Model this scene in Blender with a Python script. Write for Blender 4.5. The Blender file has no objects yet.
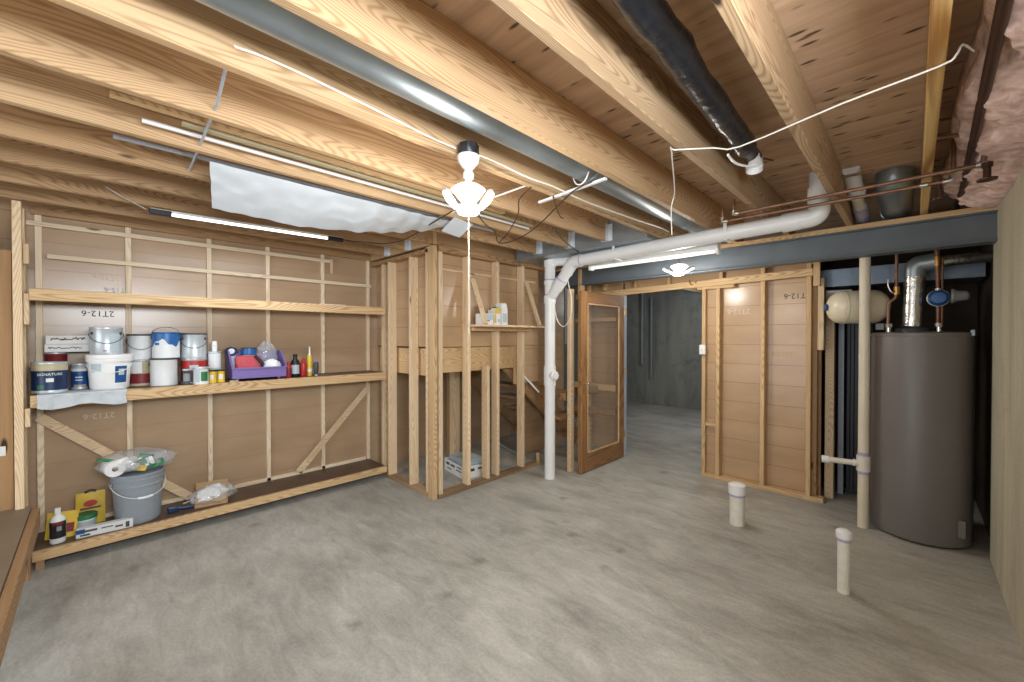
import bpy, bmesh, math, random
from mathutils import Vector, Matrix, noise
R = math.radians
PI = math.pi
scene = bpy.context.scene
COL = scene.collection
random.seed(7)

# ------------------------------------------------------------------ materials
def lin(c):
    return tuple(((v / 12.92) if v <= 0.04045 else ((v + 0.055) / 1.055) ** 2.4) for v in c)
def rgb(r, g, b):
    return lin((r / 255, g / 255, b / 255)) + (1,)

def new_mat(name):
    m = bpy.data.materials.new(name); m.use_nodes = True
    nt = m.node_tree
    return m, nt, nt.nodes, nt.links, nt.nodes['Principled BSDF']

def plain(name, col, rough=0.5, metal=0.0, var=0.06, scale=30, spec=0.5, alpha=None, trans=0.0, bump=0.0):
    m, nt, N, L, b = new_mat(name)
    tc = N.new('ShaderNodeTexCoord'); nz = N.new('ShaderNodeTexNoise')
    nz.inputs['Scale'].default_value = scale; nz.inputs['Detail'].default_value = 4
    L.new(tc.outputs['Object'], nz.inputs['Vector'])
    rp = N.new('ShaderNodeValToRGB')
    c = col[:3]
    rp.color_ramp.elements[0].color = tuple(max(0, v * (1 - var)) for v in c) + (1,)
    rp.color_ramp.elements[1].color = tuple(min(1, v * (1 + var)) for v in c) + (1,)
    rp.color_ramp.elements[0].position = .3; rp.color_ramp.elements[1].position = .7
    L.new(nz.outputs['Fac'], rp.inputs['Fac']); L.new(rp.outputs['Color'], b.inputs['Base Color'])
    b.inputs['Roughness'].default_value = rough; b.inputs['Metallic'].default_value = metal
    b.inputs['Specular IOR Level'].default_value = spec
    if trans: b.inputs['Transmission Weight'].default_value = trans
    if alpha is not None: b.inputs['Alpha'].default_value = alpha
    if bump:
        bp = N.new('ShaderNodeBump'); bp.inputs['Strength'].default_value = bump; bp.inputs['Distance'].default_value = .01
        L.new(nz.outputs['Fac'], bp.inputs['Height']); L.new(bp.outputs['Normal'], b.inputs['Normal'])
    return m

def glow(name, col, strength):
    m, nt, N, L, b = new_mat(name)
    b.inputs['Base Color'].default_value = col
    b.inputs['Emission Color'].default_value = col
    b.inputs['Emission Strength'].default_value = strength
    return m

def wood(name, light, dark, axis, knots=1.0, rough=0.62, rings=14.0, contrast=0.6):
    """sawn softwood, the grain running along one axis"""
    m, nt, N, L, b = new_mat(name)
    tc = N.new('ShaderNodeTexCoord'); oi = N.new('ShaderNodeObjectInfo')
    mul = N.new('ShaderNodeMath'); mul.operation = 'MULTIPLY'; mul.inputs[1].default_value = 37.0
    L.new(oi.outputs['Random'], mul.inputs[0])
    cmb = N.new('ShaderNodeCombineXYZ')
    for i in range(3): L.new(mul.outputs[0], cmb.inputs[i])
    add = N.new('ShaderNodeVectorMath'); add.operation = 'ADD'
    L.new(tc.outputs['Object'], add.inputs[0]); L.new(cmb.outputs[0], add.inputs[1])
    def mapped(along, across):
        mp = N.new('ShaderNodeMapping')
        s = [across] * 3; s[axis] = along
        mp.inputs['Scale'].default_value = s
        L.new(add.outputs[0], mp.inputs['Vector'])
        return mp
    # growth rings: contour lines of a stretched noise
    n1 = N.new('ShaderNodeTexNoise'); n1.inputs['Scale'].default_value = 1.0; n1.inputs['Detail'].default_value = 1.5
    L.new(mapped(.4, 4.2).outputs[0], n1.inputs['Vector'])
    m1 = N.new('ShaderNodeMath'); m1.operation = 'MULTIPLY'; m1.inputs[1].default_value = rings * 6.283
    L.new(n1.outputs['Fac'], m1.inputs[0])
    sn = N.new('ShaderNodeMath'); sn.operation = 'SINE'; L.new(m1.outputs[0], sn.inputs[0])
    mr0 = N.new('ShaderNodeMapRange'); mr0.inputs['From Min'].default_value = -1; mr0.inputs['To Max'].default_value = 1
    L.new(sn.outputs[0], mr0.inputs['Value'])
    mr = N.new('ShaderNodeMath'); mr.operation = 'POWER'; mr.inputs[1].default_value = 2.2
    L.new(mr0.outputs[0], mr.inputs[0])
    # fine fibre
    n2 = N.new('ShaderNodeTexNoise'); n2.inputs['Scale'].default_value = 1.0; n2.inputs['Detail'].default_value = 5
    L.new(mapped(3.0, 90.0).outputs[0], n2.inputs['Vector'])
    # broad tone
    n3 = N.new('ShaderNodeTexNoise'); n3.inputs['Scale'].default_value = 1.0; n3.inputs['Detail'].default_value = 2
    L.new(mapped(.9, 4.0).outputs[0], n3.inputs['Vector'])
    a1 = N.new('ShaderNodeMath'); a1.operation = 'MULTIPLY_ADD'; a1.inputs[1].default_value = .34; a1.inputs[2].default_value = 0
    L.new(mr.outputs[0], a1.inputs[0])
    a2 = N.new('ShaderNodeMath'); a2.operation = 'MULTIPLY_ADD'; a2.inputs[1].default_value = .38
    L.new(n2.outputs['Fac'], a2.inputs[0]); L.new(a1.outputs[0], a2.inputs[2])
    a3 = N.new('ShaderNodeMath'); a3.operation = 'MULTIPLY_ADD'; a3.inputs[1].default_value = .36
    L.new(n3.outputs['Fac'], a3.inputs[0]); L.new(a2.outputs[0], a3.inputs[2])
    rp = N.new('ShaderNodeValToRGB')
    rp.color_ramp.elements[0].position = .54 - contrast * .34; rp.color_ramp.elements[0].color = light
    rp.color_ramp.elements[1].position = min(1, .54 + contrast * .5); rp.color_ramp.elements[1].color = dark
    L.new(a3.outputs[0], rp.inputs['Fac'])
    out = rp.outputs['Color']
    if knots:
        vo = N.new('ShaderNodeTexVoronoi'); vo.inputs['Scale'].default_value = 1.0
        L.new(mapped(1.6, 5.5).outputs[0], vo.inputs['Vector'])
        kr = N.new('ShaderNodeValToRGB')
        kr.color_ramp.elements[0].position = .045 * knots; kr.color_ramp.elements[0].color = (1, 1, 1, 1)
        kr.color_ramp.elements[1].position = .085 * knots; kr.color_ramp.elements[1].color = (0, 0, 0, 1)
        L.new(vo.outputs['Distance'], kr.inputs['Fac'])
        mx = N.new('ShaderNodeMixRGB'); mx.inputs['Color2'].default_value = tuple(v * .22 for v in dark[:3]) + (1,)
        L.new(kr.outputs['Color'], mx.inputs['Fac']); L.new(out, mx.inputs['Color1'])
        out = mx.outputs['Color']
    # each board has a slightly different tone
    hs = N.new('ShaderNodeHueSaturation')
    vr = N.new('ShaderNodeMapRange'); vr.inputs['To Min'].default_value = .88; vr.inputs['To Max'].default_value = 1.1
    L.new(oi.outputs['Random'], vr.inputs['Value']); L.new(vr.outputs[0], hs.inputs['Value'])
    L.new(out, hs.inputs['Color'])
    L.new(hs.outputs['Color'], b.inputs['Base Color'])
    b.inputs['Roughness'].default_value = rough; b.inputs['Specular IOR Level'].default_value = .3
    bp = N.new('ShaderNodeBump'); bp.inputs['Strength'].default_value = .12; bp.inputs['Distance'].default_value = .004
    L.new(n2.outputs['Fac'], bp.inputs['Height']); L.new(bp.outputs['Normal'], b.inputs['Normal'])
    return m

def concrete(name, c1, c2, c3, scale=1.2, rough=.8, bump=.15, dark_stain=.35, floor=False):
    m, nt, N, L, b = new_mat(name)
    tc = N.new('ShaderNodeTexCoord')
    n1 = N.new('ShaderNodeTexNoise'); n1.inputs['Scale'].default_value = scale; n1.inputs['Detail'].default_value = 9
    n1.inputs['Roughness'].default_value = .62; n1.inputs['Distortion'].default_value = .6
    mw = N.new('ShaderNodeMapping'); mw.inputs['Scale'].default_value = (1, 1, 1) if floor else (2.2, 2.2, .35)
    L.new(tc.outputs['Object'], mw.inputs['Vector']); L.new(mw.outputs[0], n1.inputs['Vector'])
    rp = N.new('ShaderNodeValToRGB'); e = rp.color_ramp.elements
    e[0].position = .3; e[0].color = c1; e[1].position = .72; e[1].color = c3
    em = e.new(.5); em.color = c2
    L.new(n1.outputs['Fac'], rp.inputs['Fac'])
    n2 = N.new('ShaderNodeTexNoise'); n2.inputs['Scale'].default_value = scale * 2.3; n2.inputs['Detail'].default_value = 8
    n2.inputs['Roughness'].default_value = .68; n2.inputs['Distortion'].default_value = .5 if floor else 1.2
    mp = N.new('ShaderNodeMapping'); mp.inputs['Scale'].default_value = (1, 1, 1) if not floor else (.55, 1.25, 1)
    mp.inputs['Rotation'].default_value = (0, 0, .4)
    L.new(tc.outputs['Object'], mp.inputs['Vector']); L.new(mp.outputs[0], n2.inputs['Vector'])
    r2 = N.new('ShaderNodeValToRGB'); r2.color_ramp.elements[0].position = .47 if floor else .52; r2.color_ramp.elements[0].color = (0, 0, 0, 1)
    r2.color_ramp.elements[1].position = .74; r2.color_ramp.elements[1].color = (dark_stain,) * 3 + (1,)
    L.new(n2.outputs['Fac'], r2.inputs['Fac'])
    mx = N.new('ShaderNodeMixRGB'); mx.inputs['Color2'].default_value = (c1[0] * .5, c1[1] * .45, c1[2] * .38, 1)
    L.new(r2.outputs['Color'], mx.inputs['Fac']); L.new(rp.outputs['Color'], mx.inputs['Color1'])
    if floor:
        # trowel smears and small dark scuffs
        n4 = N.new('ShaderNodeTexNoise'); n4.inputs['Scale'].default_value = 7; n4.inputs['Detail'].default_value = 12
        n4.inputs['Roughness'].default_value = .75; n4.inputs['Distortion'].default_value = .9
        m4 = N.new('ShaderNodeMapping'); m4.inputs['Scale'].default_value = (.45, 1.5, 1); m4.inputs['Rotation'].default_value = (0, 0, -.35)
        L.new(tc.outputs['Object'], m4.inputs['Vector']); L.new(m4.outputs[0], n4.inputs['Vector'])
        r4 = N.new('ShaderNodeMapRange'); r4.inputs['From Min'].default_value = .32; r4.inputs['From Max'].default_value = .68
        r4.inputs['To Min'].default_value = .78; r4.inputs['To Max'].default_value = 1.16
        L.new(n4.outputs['Fac'], r4.inputs['Value'])
        x4 = N.new('ShaderNodeMixRGB'); x4.blend_type = 'MULTIPLY'; x4.inputs['Fac'].default_value = 1
        L.new(mx.outputs['Color'], x4.inputs['Color1']); L.new(r4.outputs[0], x4.inputs['Color2'])
        v5 = N.new('ShaderNodeTexVoronoi'); v5.inputs['Scale'].default_value = 2.2
        L.new(tc.outputs['Object'], v5.inputs['Vector'])
        n5 = N.new('ShaderNodeTexNoise'); n5.inputs['Scale'].default_value = 22; n5.inputs['Detail'].default_value = 6
        L.new(tc.outputs['Object'], n5.inputs['Vector'])
        s5 = N.new('ShaderNodeMath'); s5.operation = 'MULTIPLY_ADD'; s5.inputs[1].default_value = .22; L.new(n5.outputs['Fac'], s5.inputs[0]); L.new(v5.outputs['Distance'], s5.inputs[2])
        r5 = N.new('ShaderNodeMapRange'); r5.inputs['From Min'].default_value = .12; r5.inputs['From Max'].default_value = .24
        r5.inputs['To Min'].default_value = .55; r5.inputs['To Max'].default_value = 0; L.new(s5.outputs[0], r5.inputs['Value'])
        x5 = N.new('ShaderNodeMixRGB'); x5.inputs['Color2'].default_value = (c1[0] * .42, c1[1] * .38, c1[2] * .33, 1)
        L.new(r5.outputs[0], x5.inputs['Fac']); L.new(x4.outputs['Color'], x5.inputs['Color1'])
        mx = x5
    # fine speckle
    n3 = N.new('ShaderNodeTexNoise'); n3.inputs['Scale'].default_value = 60; n3.inputs['Detail'].default_value = 5
    L.new(tc.outputs['Object'], n3.inputs['Vector'])
    r3 = N.new('ShaderNodeMapRange'); r3.inputs['From Min'].default_value = .3; r3.inputs['From Max'].default_value = .7
    r3.inputs['To Min'].default_value = .9; r3.inputs['To Max'].default_value = 1.08
    L.new(n3.outputs['Fac'], r3.inputs['Value'])
    mm = N.new('ShaderNodeMixRGB'); mm.blend_type = 'MULTIPLY'; mm.inputs['Fac'].default_value = 1
    L.new(mx.outputs['Color'], mm.inputs['Color1']); L.new(r3.outputs[0], mm.inputs['Color2'])
    L.new(mm.outputs['Color'], b.inputs['Base Color'])
    b.inputs['Roughness'].default_value = rough; b.inputs['Specular IOR Level'].default_value = .3
    bp = N.new('ShaderNodeBump'); bp.inputs['Strength'].default_value = bump; bp.inputs['Distance'].default_value = .02
    L.new(n1.outputs['Fac'], bp.inputs['Height']); L.new(bp.outputs['Normal'], b.inputs['Normal'])
    return m

def board_siding(name, c1, c2, pitch=.2, rough=.24, groove=.6):
    """tan hardboard sheets with horizontal lap grooves"""
    m, nt, N, L, b = new_mat(name)
    tc = N.new('ShaderNodeTexCoord'); sp = N.new('ShaderNodeSeparateXYZ')
    L.new(tc.outputs['Object'], sp.inputs[0])
    dv = N.new('ShaderNodeMath'); dv.operation = 'DIVIDE'; dv.inputs[1].default_value = pitch
    L.new(sp.outputs['Z'], dv.inputs[0])
    fr = N.new('ShaderNodeMath'); fr.operation = 'FRACT'; L.new(dv.outputs[0], fr.inputs[0])
    lt = N.new('ShaderNodeMath'); lt.operation = 'LESS_THAN'; lt.inputs[1].default_value = .022; L.new(fr.outputs[0], lt.inputs[0])
    n1 = N.new('ShaderNodeTexNoise'); n1.inputs['Scale'].default_value = 2.0; n1.inputs['Detail'].default_value = 6
    mp = N.new('ShaderNodeMapping'); mp.inputs['Scale'].default_value = (1, 1, 2.5)
    L.new(tc.outputs['Object'], mp.inputs[0]); L.new(mp.outputs[0], n1.inputs['Vector'])
    rp = N.new('ShaderNodeValToRGB'); rp.color_ramp.elements[0].color = c1; rp.color_ramp.elements[1].color = c2
    rp.color_ramp.elements[0].position = .35; rp.color_ramp.elements[1].position = .65
    L.new(n1.outputs['Fac'], rp.inputs['Fac'])
    mx = N.new('ShaderNodeMixRGB'); mx.inputs['Color2'].default_value = tuple(v * groove for v in c1[:3]) + (1,)
    L.new(lt.outputs[0], mx.inputs['Fac']); L.new(rp.outputs['Color'], mx.inputs['Color1'])
    L.new(mx.outputs['Color'], b.inputs['Base Color'])
    b.inputs['Roughness'].default_value = rough; b.inputs['Specular IOR Level'].default_value = .5
    bp = N.new('ShaderNodeBump'); bp.inputs['Strength'].default_value = .4; bp.inputs['Distance'].default_value = .004; bp.invert = True
    L.new(lt.outputs[0], bp.inputs['Height']); L.new(bp.outputs['Normal'], b.inputs['Normal'])
    return m

def plywood(name, c1, c2, axis=0):
    m, nt, N, L, b = new_mat(name)
    tc = N.new('ShaderNodeTexCoord')
    def mapped(al, ac):
        mp = N.new('ShaderNodeMapping'); s = [ac] * 3; s[axis] = al; mp.inputs['Scale'].default_value = s
        L.new(tc.outputs['Object'], mp.inputs[0]); return mp
    n1 = N.new('ShaderNodeTexNoise'); n1.inputs['Scale'].default_value = 1; n1.inputs['Detail'].default_value = 6; n1.inputs['Distortion'].default_value = .8
    L.new(mapped(1.6, 14.0).outputs[0], n1.inputs['Vector'])
    rp = N.new('ShaderNodeValToRGB'); rp.color_ramp.elements[0].color = c1; rp.color_ramp.elements[1].color = c2
    rp.color_ramp.elements[0].position = .32; rp.color_ramp.elements[1].position = .68
    L.new(n1.outputs['Fac'], rp.inputs['Fac'])
    vo = N.new('ShaderNodeTexVoronoi'); vo.inputs['Scale'].default_value = 1; L.new(mapped(8.0, 27.0).outputs[0], vo.inputs['Vector'])
    kr = N.new('ShaderNodeValToRGB'); kr.color_ramp.elements[0].position = .16; kr.color_ramp.elements[0].color = (.9, .9, .9, 1)
    kr.color_ramp.elements[1].position = .30; kr.color_ramp.elements[1].color = (0, 0, 0, 1)
    L.new(vo.outputs['Distance'], kr.inputs['Fac'])
    # only some cells carry a knot
    gt = N.new('ShaderNodeSeparateColor'); L.new(vo.outputs['Color'], gt.inputs[0])
    g2 = N.new('ShaderNodeMath'); g2.operation = 'GREATER_THAN'; g2.inputs[1].default_value = .5; L.new(gt.outputs[0], g2.inputs[0])
    mu = N.new('ShaderNodeMath'); mu.operation = 'MULTIPLY'; L.new(kr.outputs['Color'], mu.inputs[0]); L.new(g2.outputs[0], mu.inputs[1])
    mx = N.new('ShaderNodeMixRGB'); mx.inputs['Color2'].default_value = tuple(v * .12 for v in c1[:3]) + (1,)
    L.new(mu.outputs[0], mx.inputs['Fac']); L.new(rp.outputs['Color'], mx.inputs['Color1'])
    L.new(mx.outputs['Color'], b.inputs['Base Color'])
    b.inputs['Roughness'].default_value = .75; b.inputs['Specular IOR Level'].default_value = .2
    return m

def glass(name, tint=(1, 1, 1, 1), rough=.02, alpha=.25):
    m, nt, N, L, b = new_mat(name)
    tr = N.new('ShaderNodeBsdfTransparent'); tr.inputs['Color'].default_value = tint
    gl = N.new('ShaderNodeBsdfGlossy'); gl.inputs['Roughness'].default_value = rough
    df = N.new('ShaderNodeBsdfDiffuse'); df.inputs['Color'].default_value = (.8, .82, .84, 1)
    fz = N.new('ShaderNodeFresnel'); fz.inputs['IOR'].default_value = 1.45
    m1 = N.new('ShaderNodeMixShader'); m1.inputs[0].default_value = alpha
    L.new(tr.outputs[0], m1.inputs[1]); L.new(df.outputs[0], m1.inputs[2])
    m2 = N.new('ShaderNodeMixShader'); ge = N.new('ShaderNodeNewGeometry'); iv = N.new('ShaderNodeMath'); iv.operation = 'SUBTRACT'; iv.inputs[0].default_value = 1
    L.new(ge.outputs['Backfacing'], iv.inputs[1])
    fm = N.new('ShaderNodeMath'); fm.operation = 'MULTIPLY'; L.new(fz.outputs[0], fm.inputs[0]); L.new(iv.outputs[0], fm.inputs[1])
    L.new(fm.outputs[0], m2.inputs[0])
    L.new(m1.outputs[0], m2.inputs[1]); L.new(gl.outputs[0], m2.inputs[2])
    out = [n for n in N if n.type == 'OUTPUT_MATERIAL'][0]
    L.new(m2.outputs[0], out.inputs['Surface']); N.remove(b)
    return m

PINE_L, PINE_D = rgb(232, 208, 172), rgb(200, 164, 124)
JO_L, JO_D = rgb(206, 174, 134), rgb(146, 108, 72)
M = {}
for i, ax in enumerate('xyz'):
    M['pine_' + ax] = wood('pine stud ' + ax, PINE_L, PINE_D, i, rings=80)
    M['lath_' + ax] = wood('pale lath ' + ax, rgb(240, 224, 196), rgb(214, 188, 154), i, rings=60)
    M['old_' + ax] = wood('aged and shaded pine ' + ax, rgb(180, 144, 104), rgb(124, 90, 60), i, rings=80)  # aged boards; also the shaded tone of the closet top plates
    M['board_' + ax] = wood('yellow board ' + ax, rgb(224, 192, 146), rgb(176, 134, 90), i, rings=80)
M['joist'] = wood('joist timber', JO_L, JO_D, 1, rings=85, contrast=.8)
M['joist_grey'] = wood('joist timber, older', rgb(188, 154, 114), rgb(132, 98, 66), 1, rings=80, contrast=.75)
M['joist_brown'] = wood('joist timber, weathered', rgb(190, 160, 124), rgb(114, 84, 60), 1, rings=80, contrast=.85)
M['joist_stripe'] = wood('joist timber, flame grain', rgb(204, 170, 112), rgb(150, 104, 52), 1, rings=5, contrast=.35, knots=0)
M['door_wood'] = wood('stained door wood', rgb(158, 116, 72), rgb(116, 78, 46), 2, knots=0, rings=20, rough=.4)
M['door_wood_y'] = wood('stained door wood rail', rgb(154, 112, 70), rgb(112, 76, 44), 1, knots=0, rings=20, rough=.4)
M['plate'] = wood('treated sill plate', rgb(170, 142, 108), rgb(124, 98, 72), 1, rings=6)
M['platex'] = wood('treated sill plate x', rgb(170, 142, 108), rgb(124, 98, 72), 0, rings=6)
M['ply_wall'] = wood('plywood sheet', rgb(184, 146, 102), rgb(132, 94, 60), 2, rings=4, knots=1.2)
M['subfloor'] = plywood('subfloor plywood', rgb(182, 150, 122), rgb(214, 182, 152), 0)
M['hardboard'] = plain('brown hardboard shelf', rgb(88, 68, 54), .45, var=.18, scale=6)
M['bench_top'] = plain('tan hardboard bench top', rgb(132, 116, 96), .5, var=.08, scale=5)
M['siding'] = board_siding('tan backer board', rgb(180, 148, 112), rgb(192, 160, 124))
M['siding_left'] = board_siding('smooth tan backer board', rgb(174, 146, 116), rgb(184, 156, 126), .2, .24, .92)
M['siding_shaded'] = board_siding('utility siding', rgb(64, 54, 46), rgb(78, 66, 56), .13, .7)  # dark board colour also carries the unlit look of the utility room
M['floor'] = concrete('trowelled concrete', rgb(162, 160, 152), rgb(183, 181, 172), rgb(200, 198, 190), .8, .6, .1, .6, True)
M['conc_wall'] = concrete('poured concrete wall', rgb(176, 170, 148), rgb(198, 191, 168), rgb(212, 205, 184), 1.4, .85, .25, .25)
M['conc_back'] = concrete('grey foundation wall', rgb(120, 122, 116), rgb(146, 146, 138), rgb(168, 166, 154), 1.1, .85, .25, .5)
M['galv'] = plain('galvanized sheet metal', rgb(158, 168, 174), .36, .7, .1, 9)
M['hanger'] = plain('new zinc hanger', rgb(214, 220, 226), .45, .3, .08, 20)
M['galv_dark'] = plain('dull sheet metal', rgb(112, 122, 134), .4, .8, .12, 7)
M['galv_shiny'] = plain('bright crinkled flue metal', rgb(196, 196, 192), .24, .95, .2, 26, bump=.5)
M['steel_beam'] = plain('grey painted steel', rgb(96, 104, 110), .5, 0, .1, 5)
M['pvc'] = plain('white pvc', rgb(232, 232, 230), .3, 0, .03, 8)
M['pvc_cream'] = plain('cream pvc', rgb(222, 212, 190), .4, 0, .05, 8)
M['pvc_dirty'] = plain('dirty white pvc', rgb(226, 220, 206), .45, 0, .08, 22)
M['purple'] = plain('purple primer stain', rgb(176, 168, 196), .4)
M['white'] = plain('white plastic', rgb(238, 238, 236), .35, 0, .02)
M['white_paint'] = plain('white painted metal', rgb(226, 228, 228), .35, 0, .03)
M['black'] = plain('black plastic', rgb(30, 30, 33), .4, 0, .1)
M['black_wrap'] = plain('black plastic film', rgb(28, 29, 33), .28, 0, .25, 24, bump=.6)
M['dark_iron'] = plain('dark iron pipe', rgb(70, 42, 30), .45, .4, .15)
M['copper'] = plain('copper tube', rgb(138, 104, 82), .45, .6, .25, 30)
M['brass'] = plain('brass', rgb(196, 152, 84), .3, .9)
M['chrome'] = plain('chrome', rgb(220, 220, 220), .15, 1)
M['solder'] = plain('tinned solder joint', rgb(196, 192, 186), .3, .9)
M['heater'] = plain('taupe enamelled steel', rgb(116, 111, 108), .4, 0, .03, 4)
M['tank'] = plain('cream enamelled steel', rgb(228, 218, 192), .3, 0, .03)
M['blue'] = plain('blue plastic', rgb(36, 96, 158), .35)
M['blue_label'] = plain('deep blue label', rgb(32, 80, 138), .35, var=.25, scale=18)
M['navy'] = plain('navy label', rgb(22, 46, 84), .35, var=.3, scale=14)
M['can_metal'] = plain('tinned can metal', rgb(198, 206, 210), .34, .4, .06)
M['can_white'] = plain('white paper label', rgb(222, 224, 224), .45, 0, .03)
M['can_grey'] = plain('pale grey label', rgb(182, 196, 202), .45, 0, .05)
M['beige'] = plain('beige label', rgb(186, 176, 142), .5)
M['red'] = plain('red label', rgb(178, 42, 38), .4)
M['maroon'] = plain('maroon label', rgb(128, 36, 40), .45)
M['pinkred'] = plain('rose red plastic', rgb(196, 76, 88), .4)
M['purple_tote'] = plain('violet plastic', rgb(122, 104, 166), .4)
M['teal'] = plain('teal cloth', rgb(64, 160, 176), .5)
M['yellow'] = plain('yellow label', rgb(220, 186, 56), .45)
M['green'] = plain('green plastic', rgb(44, 118, 72), .45, var=.15)
M['bucket'] = plain('grey bucket plastic', rgb(146, 154, 162), .45, 0, .03)
M['grey'] = plain('grey plastic', rgb(140, 142, 146), .5)
M['dark_grey'] = plain('dark grey', rgb(70, 72, 76), .5)
M['rag'] = plain('pale cotton cloth', rgb(196, 202, 206), .8, 0, .08, 20)
M['sheet'] = plain('white plastic sheeting', rgb(206, 211, 216), .38, 0, .04, 10)
M['cable'] = plain('white cable jacket', rgb(232, 226, 214), .45)
M['wire'] = plain('brown bell wire', rgb(70, 52, 40), .5)
M['pink'] = plain('pink fibreglass', rgb(238, 200, 190), .95, 0, .3, 22, .1, bump=1.0)
M['paper'] = plain('white paper', rgb(232, 232, 230), .7, 0, .03)
M['ink'] = plain('black stencil ink', rgb(56, 48, 44), .6)
M['ink_pale'] = plain('pale stencil ink', rgb(206, 188, 168), .6)
M['ink_red'] = plain('dark red marker', rgb(96, 36, 30), .6)
M['ink_white'] = plain('white print', rgb(228, 232, 236), .5)
M['cardboard'] = plain('brown cardboard', rgb(182, 146, 104), .7)
M['clear'] = glass('clear plastic film', (.97, .98, .98, 1), .08, .22)
M['glass'] = glass('dusty door glass', (.96, .95, .92, 1), .05, .04)
M['lens'] = glow('lit lamp lens', (1, .97, .92, 1), 1.1)
M['led'] = glow('lit led tube', (.92, .96, 1, 1), 2.2)
M['tube_lamp'] = glow('lit fluorescent tube', (1, .97, .9, 1), .45)
M['dark_panel'] = plain('dark ribbed metal', rgb(44, 48, 54), .45, .3)
M['pale_strip'] = plain('pale grey strip', rgb(176, 184, 196), .4)
M['foil'] = plain('rough weld bead', rgb(190, 190, 196), .4, .6)

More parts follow.
